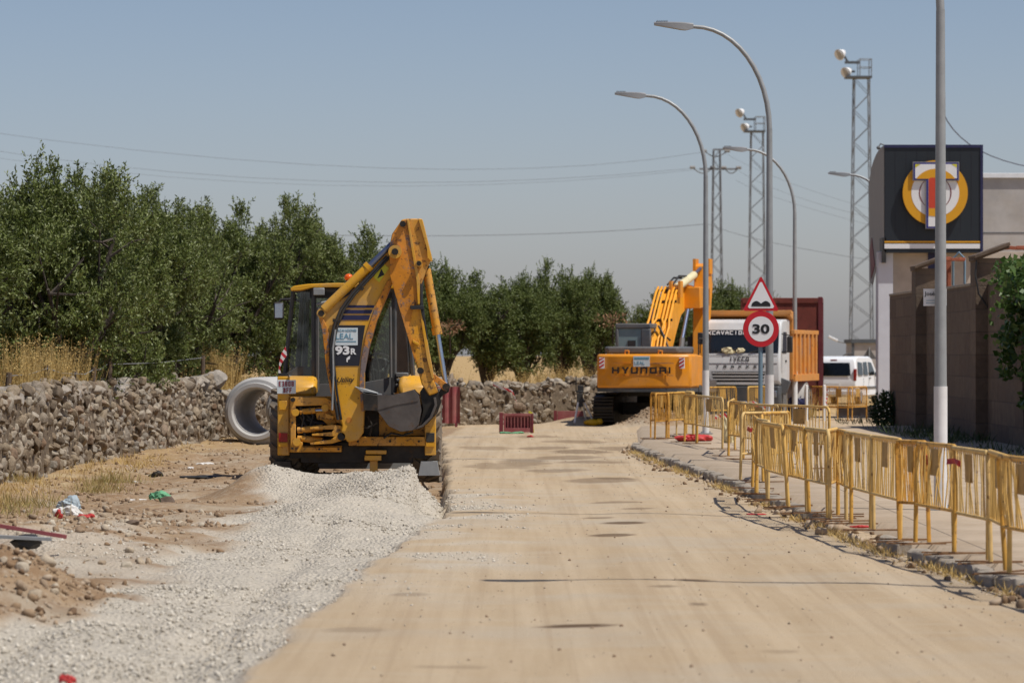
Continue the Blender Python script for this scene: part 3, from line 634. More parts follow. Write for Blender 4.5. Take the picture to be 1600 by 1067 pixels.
# fence stakes with wire behind the left wall
st_pos = [(12, 59.5, 1.35), (75, 64, 1.45), (121, 66.5, 1.35), (145, 68, 1.4), (168, 69.5, 1.5), (316, 87.5, 1.6)]
names_ = ['leftmost wooden fence stake at the picture edge', 'tallest wooden fence stake in the oats', 'short fence stake left of the boulder', 'leaning fence stake just above the boulder', 'fence stake half hidden in the olive leaves', 'dark fence stake left of the concrete pipe']
for (px, Y, ht), nm in zip(st_pos, names_):
    x = X_(px, Y); b = MB().tube([(0, 0, 0), (random.uniform(-.04, .04), 0, ht*.5), (random.uniform(-.05, .05), 0, ht)], .055, 7, r1=.045); o = b.build('fence_stake', M['wood']); o.location = (x, Y, .3); tag(o, nm, 'fence stake', 'fence stakes behind the wall')
b = MB()
for dz in (-.05, -.45):
    for (a, Ya, ha), (c, Yc, hc) in zip(st_pos[:-1], st_pos[1:]):
        A = Vector((X_(a, Ya), Ya-.06, .3+ha+dz)); B = Vector((X_(c, Yc), Yc-.06, .3+hc+dz)); b.tube([A, (A+B)/2-Vector((0, 0, .04)), B], .009, 4)
tag(b.build('fence_wire', M['steel']), 'two strands of wire strung between the fence stakes', 'wire')

# ------------------------------------------------------------------ trees
def tree_meshes(seed, Ht, Rr, low=.6, nl=20):
    rng = np.random.default_rng(seed); lobes = []; hh = (Ht-low)/2
    for k in range(nl):
        d = rng.normal(size=3); d /= np.linalg.norm(d); d *= rng.random()**.4; lobes.append((d[0]*Rr*.72, d[1]*Rr*.72, low+hh+d[2]*hh*.74, rng.uniform(.5, .92)*Rr/2.1))
    cs = []; cd_ = []
    for l in lobes:
        for _ in range(27):
            d = rng.normal(size=3)+[0, 0, .35]; d /= np.linalg.norm(d); q = np.array(l[:3])+d*l[3]*rng.uniform(.55, 1.0); q[2] = max(q[2], low*.7+.2*rng.random()); cs.append(q); cd_.append(d)
        if l[2] > low+hh*1.1:
            for _ in range(2):
                q = np.array(l[:3])+[rng.normal(0, .2), rng.normal(0, .2), l[3]*1.0]; cs += [q, q+[.04, 0, .16]]; cd_ += [(0, 0, 1), (0, 0, 1)]
    cs = np.array(cs); cd_ = np.array(cd_, float)
    ns = 10; n = len(cs)*ns; o = np.repeat(cs, ns, 0)+rng.normal(0, .085, (n, 3))
    d = np.repeat(cd_, ns, 0)*.7+np.array([0, 0, .3])+rng.normal(0, .5, (n, 3)); d /= np.linalg.norm(d, axis=1)[:, None]; ln = rng.uniform(.14, .36, n)
    nlv = 14; t = np.tile(np.linspace(.05, 1, nlv), n); O = np.repeat(o, nlv, 0); D = np.repeat(d, nlv, 0); pos = O+D*(np.repeat(ln, nlv)*t)[:, None]
    ld = D*.7+rng.normal(0, .6, pos.shape); V = leaf_quads(pos, ld, rng.uniform(.06, .105, len(pos)), rng.uniform(.024, .038, len(pos)), rng)
    # trunk, limbs and twigs
    b = MB(); b.tube([(0, 0, -.2), (.05, .03, .4), (-.02, 0, .9)], .26, 9, r1=.17)
    for l in lobes:
        e = Vector(l[:3]); m1 = Vector((e.x*.35, e.y*.35, .9+(e.z-.9)*.4)); b.tube([(-.02, 0, .8), m1, e], .11, 7, r1=.03)
        for _ in range(5):
            q = Vector(rng.normal(size=3)).normalized(); b.tube([e-(e-m1)*rng.uniform(0, .6), e+q*l[3]*.6, e+q*l[3]*1.0+Vector((0, 0, .1))], .028, 5, r1=.008)
    return V, b
variants = []
for sd_, Ht, Rr, low, mt in ((11, 5.0, 2.1, .12, 'olive'), (12, 5.2, 2.2, .1, 'olive'), (13, 4.8, 2.0, .15, 'olive'), (14, 4.4, 1.75, 1.15, 'olive_far'), (15, 4.3, 1.7, 1.0, 'olive_far')):
    V, tb = tree_meshes(sd_, Ht, Rr, low)
    root = empty('olive_tree', (0, 0, 0)); quad_obj('crown', V, M[mt], root); tb.build('trunk', M['bark'], root); variants.append((root, float(np.percentile(V[:, 2], 99.85))))
# (x, Y, top row in the photo, px used for it, variant, width factor, label)
TREES = [
 (-8.6, 55.5, 232, 0, 1.0, 'tall olive tree cut by the left picture edge'),
 (-8.9, 63, 262, 1, .95, 'olive tree above the golden oats at the left'),
 (-8.4, 69, 252, 2, .9, 'olive tree with a pointed top behind the boulder'),
 (-8.6, 76, 268, 0, .95, 'olive tree directly right of the pointed one behind the boulder'),
 (-8.5, 83, 295, 1, .95, 'olive tree hanging low over the middle of the left wall'),
 (-8.1, 89, 322, 2, .95, 'olive tree directly behind the wall end left of the concrete pipe'),
 (-7.0, 94, 318, 0, .9, 'olive tree rising behind the concrete pipe'),
 (-5.7, 98, 310, 1, .85, 'tall olive tree behind the mirror of the backhoe cab'),
 (-4.6, 102, 345, 2, .85, 'olive tree behind the roof of the backhoe cab'),
 (-3.4, 105.5, 372, 3, .85, 'thin topped olive tree behind the backhoe boom'),
 (-2.0, 108, 412, 4, .75, 'olive tree just right of the backhoe dipper arm'),
 (-.75, 110.5, 428, 3, .95, 'broad low olive tree above the maroon slatted barrier'),
 (.3, 111.5, 432, 4, .72, 'rounded olive tree left of the twin crowned one'),
 (1.45, 113.5, 410, 3, .72, 'tallest olive tree between the backhoe and the excavator'),
 (2.35, 115, 424, 4, .72, 'olive tree with brown twigs left of the excavator cab'),
 (5.0, 128, 458, 3, .75, 'olive tree behind the excavator boom pipes'),
 (7.9, 138, 442, 4, .85, 'olive tree between the lamp post and the triangular sign'),
 (9.3, 143, 462, 3, .85, 'low olive tree behind the dump truck cab'),
 (-12.5, 66, 265, 2, 1.1, 'olive tree in the second row behind the picture edge tree'),
 (-12.2, 76, 268, 0, 1.1, 'olive tree in the second row behind the oats'),
 (-12.0, 88, 300, 1, 1.1, 'olive tree in the second row behind the middle of the left wall'),
 (-10.6, 99, 332, 2, 1.1, 'olive tree in the second row behind the wall end'),
 (-8.6, 106, 330, 3, 1.1, 'olive tree in the second row behind the concrete pipe'),
 (-6.5, 112, 352, 4, 1.1, 'olive tree in the second row behind the backhoe cab'),
]
used = set()
for x, Y, row, v, wf, lb in TREES:
    src, Ht = variants[v]
    if v in used: r = copy_tree(src)
    else: r = src; used.add(v)
    top = Z_(row, Y+2.0 if x > -4.2 else Y)-.25; sc = top/Ht; r.location = (x-.9 if (x < -6 and Y < 66) else x+.45 if (x < -6 and x > -9.2 and Y < 90) else x, Y+2.0 if x > -4.2 else Y, .25); r.scale = (wf, wf, sc); r.rotation_euler = (0, 0, random.uniform(0, 6.28)); tag(r, lb, 'olive tree', 'olive trees behind the stone wall')
# dead twigs
def leaf_cloud(name, c, rad, n, m, ln, wd, rng, parent=None, shape=None):
    d = rng.normal(size=(n, 3)); d /= np.linalg.norm(d, axis=1)[:, None]; p = np.array(c)+d*np.array(rad)*(rng.random(n)**.4)[:, None]
    cl_ = fb(p[:, 0]+p[:, 1]*.7, p[:, 2], 2.2, 80, 2) > -.25; p = p[cl_]; dd = d[cl_]+rng.normal(0, .7, p.shape); return quad_obj(name, leaf_quads(p, dd, ln*rng.uniform(.6, 1.2, len(p)), wd*rng.uniform(.7, 1.2, len(p)), rng), m, parent)
for px, py, Y, rad, lb in ((703, 512, 106, .42, 'withered brown branch beside the backhoe dipper arm'), (958, 500, 113, .5, 'withered brown branch left of the excavator cab')):
    r = empty('dead_branch', P(px, py, Y)); tag(r, lb, 'branch'); leaf_cloud('dry_leaves', (0, 0, 0), (rad*1.1, rad*.6, rad*.5), 190, M['deadleaf'], .11, .04, R, r)
    MB().tube([(0, .5, -.7), (0, .1, 0), (rad*.8, 0, rad*.3)], .03, 5, r1=.008).build('twig', M['bark'], r)

# ------------------------------------------------------------------ street lamps
def lamp(x, Y, z0, label, Hh=8.0, arm=2.0):
    r = empty('street_lamp', (x, Y, z0)); tag(r, label, 'street lamp', 'street lamps along the road')
    hh = Hh-z0; a = []
    for k in range(13):
        t = math.pi/2*k/12; a.append((-1.35*(1-math.cos(t)), 0, hh-2.05+1.83*math.sin(t)))
    a += [(-1.40, 0, hh-.215)]
    MB().tube([(0, 0, 1.42), (0, 0, 3.5), (0, 0, hh-2.05)], .072, 14, r1=.052).tube(a, .05, 12, r1=.034).build('pole', M['steel'], r, 50)
    MB().tube([(0, 0, 0), (0, 0, 1.44)], .079, 14).build('painted_base', M['polewhite'], r, 50)
    MB().obox((0, 0, .012), (.3, .3, .024)).tube([(.1, .1, .02), (.1, .1, .06)], .015, 6).tube([(-.1, -.1, .02), (-.1, -.1, .06)], .015, 6).build('base_plate', M['steel'], r)
    h = MB(); ring = None
    for xx, w, zt, zb in ((-1.36, .045, -.16, -.255), (-1.5, .075, -.145, -.285), (-1.58, .11, -.14, -.275), (-1.8, .125, -.135, -.235), (-2.0, .11, -.135, -.20), (-2.06, .09, -.14, -.19)):
        q = [h.bm.verts.new((xx, yy, hh+zz)) for yy, zz in ((-w, zb), (w, zb), (w, zt-.02), (w*.6, zt), (-w*.6, zt), (-w, zt-.02))]
        if ring:
            for i in range(6): h.bm.faces.new((ring[i], ring[(i+1) % 6], q[(i+1) % 6], q[i]))
        else: h.bm.faces.new(q)
        ring = q
    h.bm.faces.new(ring[::-1]); bmesh.ops.recalc_face_normals(h.bm, faces=h.bm.faces); hd = h.build('lamp_head', M['alu'], r, 30)
    f = MB()
    for k in range(6): f.box(-1.84-.035*k, -1.825-.035*k, -.09, .09, hh-.136, hh-.115)
    f.build('cooling_fins', M['cover'], hd)
    return r
lamp(5.0, 44.8, PZ, 'nearest tall street lamp with white base behind the barrier row')
lamp(4.6, 68.6, PZ, 'tall curved street lamp right behind the speed limit sign')
lamp(4.39, 87, PZ, 'curved street lamp in front of the excavator and truck')
lamp(8.1, 110, 0, 'thin curved street lamp beside the dump truck')
lamp(12.4, 125.5, 0, 'street lamp whose head peeks out left of the black sign box')
lamp(5.5, 31.0, PZ, 'street lamp standing just outside the right picture edge', 8.0)

# ------------------------------------------------------------------ traffic signs
def poly(n, r, a0=math.pi/2): return [(r*math.cos(a0+2*math.pi*k/n), r*math.sin(a0+2*math.pi*k/n)) for k in range(n)]
Ys = 65.; xs_ = X_(1189, Ys)
r = empty('traffic_sign', (xs_, Ys, PZ)); tag(r, 'red ringed 30 speed limit below a bumpy road triangle on one post', 'traffic sign')
zc = Z_(514, Ys)-PZ; zt0, zt1 = Z_(487, Ys)-PZ, Z_(431, Ys)-PZ
MB().tube([(-.01, .05, 0), (0, .05, zt1-.2)], .038, 12).build('post', M['signpost'], r)
d = MB().ring((0, 0, zc), (0, 1, 0), [(0.0001, -.012), (.30, -.012), (.305, 0), (.30, .012), (.0001, .012)], 48).build('speed_limit_disc', M['red'], r)
MB().ring((0, -.0145, zc), (0, 1, 0), [(.0001, 0), (.212, 0), (.212, .002), (.0001, .002)], 48).build('white_field', M['signwhite'], d)
text('numerals', '30', M['signblack'], d, (0, -.019, zc), (1, 0, 0), (0, 0, 1), .29, .165, .035)
def rtri(zb, zt, w, ins):
    c = [(-w/2, zb), (w/2, zb), (0, zt)]; g = (0, (2*zb+zt)/3); out = []
    for k, p in enumerate(c):
        p = Vector(p); a = (Vector(c[k-1])-p).normalized(); b = (Vector(c[(k+1) % 3])-p).normalized(); h = (a+b).normalized(); p = p+h*ins
        for q in range(5):
            t = q/4; out.append(tuple(p+h*.03+(a*(1-t)+b*t).normalized()*.03*(1.0 if 1 else 0)-h*.005))
    return out
tr = MB().prism(rtri(zt0, zt1+.03, .66, 0.0), 'xz', -.012, .012).build('warning_triangle', M['red'], r, 30)
MB().prism(rtri(zt0+.0, zt1+.03, .66, .085), 'xz', -.0165, -.0145).build('white_field', M['signwhite'], tr, 30)
b = [(-.16, 0), (.16, 0), (.16, .03)]; b += [(.16-.32*k/24, .045+.045*(math.sin(math.pi*2*(k/24)*1.0-math.pi/2)*0+abs(math.sin(math.pi*2*k/24)))) for k in range(1, 24)]; b += [(-.16, .03)]
MB().prism([(p[0], p[1]+zt0+.09) for p in b], 'xz', -.021, -.0185).build('bump_symbol', M['signblack'], tr)

# ------------------------------------------------------------------ crowd barriers
def make_barrier(mf, mb_, L=2.0, bent=.008):
    r = empty('crowd_barrier', (0, 0, 0)); rc = .10; hz = .97; pts = [(0, 0, .02), (0, 0, .5), (0, 0, hz-rc)]
    for k in range(1, 6): t = math.pi/2*k/5; pts.append((rc*(1-math.cos(t)), 0, hz-rc+rc*math.sin(t)))
    q = [(L-a, b, c) for a, b, c in pts[::-1]]
    MB().tube(pts+q, .0215, 10).tube([(.02, 0, .385), (L-.02, 0, .385)], .016, 8).build('frame', mf, r, 60)
    b = MB(); n = 18
    for k in range(1, n): xx = L*k/n; b.tube([(xx+random.uniform(-.006, .006), random.uniform(-.008, .008), .385), (xx+random.gauss(0, bent), random.gauss(0, bent), .68), (xx, 0, .962)], .0078, 6)
    b.build('bars', mb_, r, 60)
    MB().box(L*.40, L*.60, -.014, -.009, .68, .93).build('name_plate', M['barplate'], r)
    for xx in (0.03, L-.03): MB().box(xx-.02, xx+.02, -.29, .29, .002, .016).build('foot', M['foot'], r)
    return r
M['barrier2'] = mat('barrier_faded', (.62, .42, .16), .65, var=.22, scale=5, rust=.3, rscale=13, rustcol=(.16, .075, .03)); M['barrier3'] = mat('barrier_ochre', (.60, .33, .06), .55, var=.22, scale=5, rust=.34, rscale=9, rustcol=(.13, .055, .022))
BV = [make_barrier(M['barrier'], M['barrier']), make_barrier(M['barrust'], M['barrust'], 2.0, .018), make_barrier(M['barrier2'], M['barrier2'], 2.0, .014), make_barrier(M['barrier3'], M['barrier'], 2.0, .02)]
first = [True]*4; nb = [0]
def barrier(A, B, label, kind=0, group='yellow barriers along the pavement edge', z=PZ, lean=0., roll=0.):
    nb[0] += 1; kind = kind or (0, 2, 3)[nb[0] % 3]; src = BV[kind]; lean += random.gauss(0, .018); roll += random.gauss(0, .006)
    if first[kind]: r = src; first[kind] = False
    else: r = copy_tree(src)
    A = Vector((*A, z)); B = Vector((*B, z)); d = B-A; r.location = A; r.rotation_euler = (lean, roll, math.atan2(d.y, d.x)); r.scale = (d.length/2.0, 1, 1); tag(r, label, 'barrier', group); return r
def gp(px, py, z=PZ): Y = F*(H-z)/(py-HY); return (X_(px, Y), Y)
def tp(px, py, z=PZ): Y = F*(H-z-.97)/(py-HY); return (X_(px, Y), Y)
def mixp(a, b): return ((a[0]+b[0])/2, (a[1]+b[1])/2)
# joints of the row from the right picture edge back to the frontal barrier
J = [(4.40, 27.6), (4.28, 29.9), (4.13, 32.0), (4.17, 33.65), (4.02, 34.8), (3.84, 36.9), (3.72, 37.6), (3.73, 39.7), (3.63, 41.6)]
JL = [((4.28, 29.85), (4.42, 28.0), 'yellow barrier cut off by the right picture edge', -.02),
      ((4.115, 32.0), (4.26, 30.1), 'yellow barrier leaning out next to the right picture edge', .05),
      ((4.165, 33.6), (4.125, 31.85), 'second yellow barrier left of the picture edge, tightly barred', 0),
      ((4.02, 34.9), (4.17, 33.45), 'yellow barrier right of the white lamp base with a grey plate', 0),
      ((3.86, 36.75), (4.00, 34.75), 'yellow barrier standing in front of the white base of the nearest lamp', 0),
      ((3.70, 39.6), (3.77, 37.3), 'yellow barrier left of the battered one near the lamp base', .0),
      ((3.63, 41.7), (3.72, 39.5), 'open looking yellow barrier with wide gaps left of the nearest lamp', .03),
      ((3.64, 42.9), (3.63, 41.1), 'yellow barrier with a dark plate in the middle of the row', 0),
      ((3.47, 42.2), (3.68, 43.3), 'yellow barrier set slantwise across the row in its middle', 0),
      ((3.37, 43.9), (3.48, 42.0), 'bright yellow barrier left of the slantwise one', 0),
      ((3.28, 45.7), (3.39, 43.8), 'yellow barrier with grey plate behind the kerb gap', .04),
      ((3.17, 47.6), (3.27, 45.4), 'skewed leaning yellow barrier near the bend of the row', .09),
      ((3.17, 49.7), (3.16, 47.4), 'yellow barrier before the skewed one at the bend', .02),
      ((3.25, 51.9), (3.15, 49.6), 'yellow barrier at the back end of the near row', 0)]
for A, B, lb, ln in JL: barrier(A, B, lb, lean=ln)
barrier((3.76, 37.25), (3.97, 36.55), 'battered narrow yellow barrier with a frayed top beside the lamp base', 1)
# frontal barriers at the bend
barrier((3.27, 55.0), (4.02, 56.4), 'yellow barrier facing the viewer at the bend of the row')
barrier((3.55, 54.3), (4.15, 57.2), 'yellow barrier just behind the one facing the viewer')
barrier((4.30, 63.5), (5.0, 60.5), 'yellow barrier right of the sign post with a rounded corner')
barrier((3.95, 66), (4.42, 63), 'yellow barrier in front of the sign post')
barrier((3.83, 68), (3.97, 65.9), 'yellow barrier left of the sign post')
barrier((4.18, 72), (3.85, 68.2), 'yellow barrier pushed behind the sign post row')
barrier((3.72, 77.5), (4.00, 73.0), 'yellow barrier in front of the third lamp with close bars')
barrier((3.55, 79), (3.73, 77.4), 'narrow yellow barrier right against the third lamp base')
barrier((3.93, 86.5), (3.97, 84), 'yellow barrier edge on left of the third lamp')
barrier((3.62, 84.5), (3.95, 84), 'yellow barrier left of the third lamp with dirt seen through it')
barrier((3.33, 82.5), (3.75, 83.3), 'yellow barrier above the red sheet')
barrier((2.98, 82.5), (3.35, 82.0), 'leftmost worn yellow barrier before the excavator', 1)
barrier((3.02, 81.2), (3.30, 82.2), 'rusty barrier folded against the leftmost one', 1)
barrier((4.95, 96.5), (5.7, 97.5), 'yellow barrier in front of the truck number plate')
barrier((6.0, 97.5), (6.5, 98.5), 'yellow barrier under the truck bumper behind the blue post')
SG = 'rusty barriers closing the side street'
barrier((8.70, 113.4), (9.55, 112.6), 'rusty barrier between the two white posts', 1, SG, 0)
barrier((8.75+.35, 111.8), (9.85, 111.2), 'rusty barrier right of the white posts below the van', 1, SG, 0)
barrier((9.75, 111.5), (10.42, 112.9), 'rightmost rusty barrier next to the shaded bush', 1, SG, 0)
for px, nm in ((1260, 'left white steel post at the side street'), (1288, 'right white steel post at the side street')):
    o = MB().tube([(0, 0, 0), (0, 0, 1.02)], .045, 10).ball((0, 0, 1.02), .046, 2, (1, 1, .5)).build('white_post', M['white']); o.location = (X_(px, 110.5), 110.5, 0); tag(o, nm, 'post', 'white posts')
# tape and cloth tied on the barriers
def tape(pts, label, m=None, w=.05, name='warning_tape'):
    b = MB(); prev = None
    for i, p in enumerate(pts):
        p = Vector(p); q = [b.bm.verts.new(p+Vector((0, random.uniform(-.01, .01), w/2))), b.bm.verts.new(p+Vector((random.uniform(-.02, .02), 0, -w/2)))]
        if prev: b.bm.faces.new((prev[0], prev[1], q[1], q[0]))
        prev = q
    o = b.build(name, m or M['tapem'], smooth=None); sol = o.modifiers.new('s', 'SOLIDIFY'); sol.thickness = .004; tag(o, label, 'tape')
N = Nodes('tape_stripes'); w_ = N.n('ShaderNodeTexWave'); w_.bands_direction = 'DIAGONAL'; w_.inputs['Scale'].default_value = 5; N.l(N.tc.outputs['Object'], w_.inputs[0])
N.l(N.mix(N.ramp(w_.outputs['Fac'], .45, .55), (.55, .03, .04), (.75, .72, .7)), N.b.inputs['Base Color']); M['tapem'] = N.m
tape([P(1439, 702, 36.6), P(1442, 712, 36.6), P(1450, 722, 36.5), P(1458, 730, 36.5), P(1462, 736, 36.5)], 'red and white tape hanging on the barrier before the lamp base', M['plastred'], .1)
tape([P(1480, 721, 34.7), P(1490, 720, 34.6), P(1498, 723, 34.5), P(1503, 726, 34.5)], 'red tape scrap knotted at the joint right of the lamp base', M['plastred'], .05)
tape([P(1118, 652, 79), P(1130, 648, 79), P(1140, 650, 79), P(1150, 648, 78)], 'red and white tape strung between barriers by the third lamp', None, .09)
tape([P(1176, 629, 66), P(1183, 632, 66), P(1190, 640, 66), P(1196, 634, 66)], 'red and white tape on the barrier at the sign post', None, .07)
tape([P(1168, 669, 55), P(1172, 672, 54.8), P(1178, 671, 54.8)], 'red tape knot on the barrier facing the viewer', M['plastred'], .06)
tape([P(1291, 607, 110.2), P(1293, 618, 110.2), P(1290, 628, 110.2), P(1294, 640, 110.2)], 'striped tape wound down the right white post', None, .16)
for px, py, Y, nm in ((805, 0, 103, 'a'), ):
    tape([P(770, 600, 103.6), P(785, 607, 103.5), P(800, 611, 103.4), P(806, 625, 103.4), P(808, 636, 103.4)], 'red and white tape trailing over the far stone wall', None, .07)

def crumple(name, px, py, w, h, m, label, cat, Y=None, z=None, dep=None, name_=None):
    Y = Y or F*(H)/(py-HY); x = X_(px, Y); b = MB(); b.ball((0, 0, h*.3), 1, 4, (w/2, (dep or w*.5)/2*1.6, h*.55))
    for v in b.bm.verts:
        q = v.co; k_ = 1/max(w, .1); f = 1+1.1*float(vn(q.x*2.6*k_+px, q.y*2.2*k_+q.z*2*k_, 1))+.5*abs(float(vn(q.z*9*k_+q.x*6*k_, q.y*7*k_+px, 1)))-.45*abs(float(vn(q.x*8*k_+3, q.z*7*k_+q.y*5*k_, 1))); v.co = Vector((q.x*f, q.y*f, max(q.z*f, -.01)))
    o = b.build(name, m, smooth=22); o.location = (x, Y, gz(x, Y) if z is None else z); return tag(o, label, cat)
crumple('plastic_sheet', 1084, 688, .62, .14, M['plastred'], 'crumpled red plastic sheet lying under the leftmost barriers', 'plastic sheet', 80, PZ)
crumple('plastic_bag', 113, 800, .28, .2, M['plastblue'], 'pale blue plastic bag on the rubble at the left', 'plastic bag')
crumple('plastic_bag', 113, 818, .32, .14, M['plastwhite'], 'white plastic bag on the rubble below the blue one', 'plastic bag')
crumple('plastic_bag', 92, 822, .12, .10, M['plastred'], 'small red wrapper left of the white bag', 'wrapper')
crumple('plastic_sheet', 250, 785, .26, .13, M['plastgreen'], 'green plastic sheet on the dirt left of the gravel heaps', 'plastic sheet')
crumple('plastic_sheet', 222, 784, .3, .05, M['plastwhite'], 'flat pale plastic scrap beside the green sheet', 'plastic sheet')
crumple('drink_can', 108, 1047, .10, .065, M['plastred'], 'crushed red can on the gravel at the bottom left', 'can', 23.6)
crumple('paper_scrap', 211, 750, .1, .05, M['plastwhite'], 'small white and green scrap at the wall foot', 'litter')
crumple('paper_scrap', 320, 725, .22, .05, M['plastwhite'], 'white paper litter on the dirt before the concrete pipe', 'litter')
crumple('paper_scrap', 299, 731, .1, .05, M['plastwhite'], 'smaller white paper litter on the dirt left of the heap', 'litter')
crumple('paper_scrap', 1182, 803, .22, .02, M['plastred'], 'flattened red scrap on the road below the kerb', 'litter')
crumple('paper_scrap', 1345, 831, .2, .02, M['plastred'], 'flattened red scrap on the pavement at the kerb gap', 'litter', 40.3, PZ)
crumple('paper_scrap', 135, 835, .14, .05, M['plastred'], 'pinkish red wrapper on the rubble right of the bags', 'litter')
None and crumple('plastic_bag', 172, 640, .15, .22, M['plastgreen'], 'green scrap stuck in the left wall under the boulder', 'litter', 57, 1.02)
crumple('cable_conduit', 330, 748, .9, .05, M['black'], 'black strip lying on the dirt left of the gravel heap', 'cable', None, None, .12)
crumple('plastic_bag', 1141, 668, .28, .5, M['skirt'], 'cream sack standing behind the barriers at the third lamp', 'sack', 78.5, PZ)
crumple('dark_sack', 1243, 640, .5, .75, M['navy'], 'dark sheet bundled between the white posts', 'sheet', 111.5, 0.02, .25)
# steel offcuts on the spoil at the left edge
r = empty('steel_profile', (X_(25, 36.5), 36.5, .18)); tag(r, 'red and grey steel offcuts lying on the spoil at the left edge', 'steel scrap')
MB().obox((0, .1, .10), (.95, .07, .035), (0, .17, .12)).build('red_bar', M['maroon'], r)
MB().obox((-.05, -.1, .03), (.8, .1, .03), (0, .05, -.02)).build('grey_bar', M['steel'], r)
MB().ball((.1, 0, -.02), .11, 2, (1.4, 1, .6), .02).build('dark_clod', M['black'], r)

# ------------------------------------------------------------------ concrete pipes
def pipe(px, base, Y, rs, ro, ri, Ln, yaw, label):
    r = empty('concrete_pipe', (X_(px, Y), Y, gz(X_(px, Y), Y)-.02)); tag(r, label, 'pipe', 'concrete pipes by the wall'); ax = (math.sin(yaw), math.cos(yaw), 0)
    MB().ring((0, 0, ro), ax, [(ri, .10), (rs-.05, .10), (rs-.05, .14), (ro-.05, .15), (ro, .22), (ro, Ln), (ri, Ln)], 72).build('barrel', M['concrete'], r, 30)
    MB().ring((0, 0, ro), ax, [(ri+.05, 0), (rs, 0), (rs+.01, .02), (rs+.01, .139), (ri+.02, .139), (ri+.02, .05)], 72).build('joint_rim', M['concrete'], r, 30)
pipe(399, 695, 81.5, .60, .73, .47, 2.0, .16, 'large concrete pipe section standing open end forward left of the backhoe')
pipe(462, 690, 84.5, .58, .70, .47, 1.6, .1, 'second concrete pipe half hidden behind the first')

# ------------------------------------------------------------------ maroon site panels, tripod
r = empty('site_panel', (X_(700, 101.6), 101.6, gz(X_(700, 101.6), 101.6))); tag(r, 'tall maroon corrugated steel panel on short legs beside the bucket', 'panel')
pts = []; x0, x1 = -.28, .32
for k in range(13): pts.append((x0+(x1-x0)*k/12, .03 if (k//2) % 2 else -.03))
MB().prism(pts+[(a, b+.03) for a, b in pts[::-1]], 'xy', .10, 1.07).build('sheet', M['maroon'], r, None)
MB().box(x0-.12, x0-.005, -.05, .35, .10, 1.07).build('side_flange', M['maroondk'], r)
for xx in (-.3, .18): MB().box(xx, xx+.07, .0, .06, -.05, .12).build('leg', M['maroondk'], r)
text('number', '9', M['signwhite'], r, (x0-.06, -.055, .62), (1, 0, 0), (0, 0, 1), .06, .10, .01)
Yb = 94.; r = empty('slatted_barrier', (X_(808, Yb), Yb, 0)); tag(r, 'low maroon slatted barrier standing on the far roadway', 'barrier')
f = MB().box(-.33, .36, 0, .05, .02, .12).box(-.33, .36, 0, .05, .42, .48).box(-.33, -.28, 0, .05, .12, .42).box(.31, .36, 0, .05, .12, .42)
for k in range(7): xx = -.24+.082*k; f.box(xx, xx+.022, .01, .04, .12, .42)
f.build('slatted_frame', M['maroon'], r, None, .004); MB().box(-.28, .31, .075, .08, .12, .42).build('back_sheet', M['maroondk'], r)
MB().box(-.44, -.34, -.06, .2, 0, .5).box(.36, .40, -.03, .25, 0, .48).build('end_post', M['maroondk'], r, None, .004)
o = MB().obox((0, 0, .26), (.05, .05, .55), (0, -.1, 0)).obox((.03, 0, .26), (.07, .02, .5), (0, -.1, 0)).build('yellow_slat', M['logo_yellow'], bev=.004); o.location = (X_(829, Yb), Yb+.1, 0); tag(o, 'bright yellow slat leaning on the right of the slatted barrier', 'slat')
crumple('plastic_sheet', 800, 677, .42, .05, M['plastgreen'], 'flat green sheet under the slatted barrier', 'plastic sheet', 93.4)
crumple('litter_scrap', 829, 683, .16, .05, M['plastred'], 'small red scrap on the road before the slatted barrier', 'litter')
Yp = 106.; r = empty('site_panel', (X_(888, Yp), Yp, gz(X_(888, Yp), Yp))); tag(r, 'low maroon panel leaning at the wall behind the tripod', 'panel')
MB().box(-.30, .42, 0, .06, 0, .36).build('sheet', M['maroon'], r, bev=.006); MB().box(-.40, -.31, -.04, .12, 0, .37).build('side_flange', M['maroondk'], r)
Yt = 103.; r = empty('survey_tripod', (X_(906, Yt), Yt, gz(X_(906, Yt), Yt))); tag(r, 'aluminium survey tripod with a dark instrument head', 'tripod')
zt = Z_(612, Yt)-r.location.z
for a, b in (((-.15, -.3), 0), ((.38, -.05), 1), ((.19, .35), 2)):
    e = Vector((a[0], a[1], 0)); t = Vector((0, 0, zt-.04)); m_ = e.lerp(t, .72)
    l = MB().tube([e, m_], .026, 8).build('leg', M['white'], r); MB().tube([m_, t], .032, 8).build('upper_leg', M['steel'] if b else M['black'], l); MB().tube([m_-(t-e)*.02, m_+(t-e)*.03], .045, 8).build('clamp', M['black'], l)
MB().obox((0, 0, zt+.0), (.2, .2, .06)).obox((.02, 0, zt+.09), (.16, .14, .16)).obox((0, 0, zt-.22), (.16, .2, .36)).build('instrument_head', M['black'], r, bev=.01)
MB().tube([(-.10, 0, zt), (-.10, 0, zt+.42)], .014, 6).build('aerial', M['black'], r)
o = MB().ball((0, 0, .08), .13, 3, (1.7, .9, .7), .012).ball((.2, 0, .1), .1, 2, (1, 1, .9)).build('tool_bag', M['tripodyellow']); o.location = (X_(925, 102.6), 102.6, gz(X_(925, 102.6), 102.6)); tag(o, 'yellow tool bag on the ground at the tripod foot', 'tool bag')

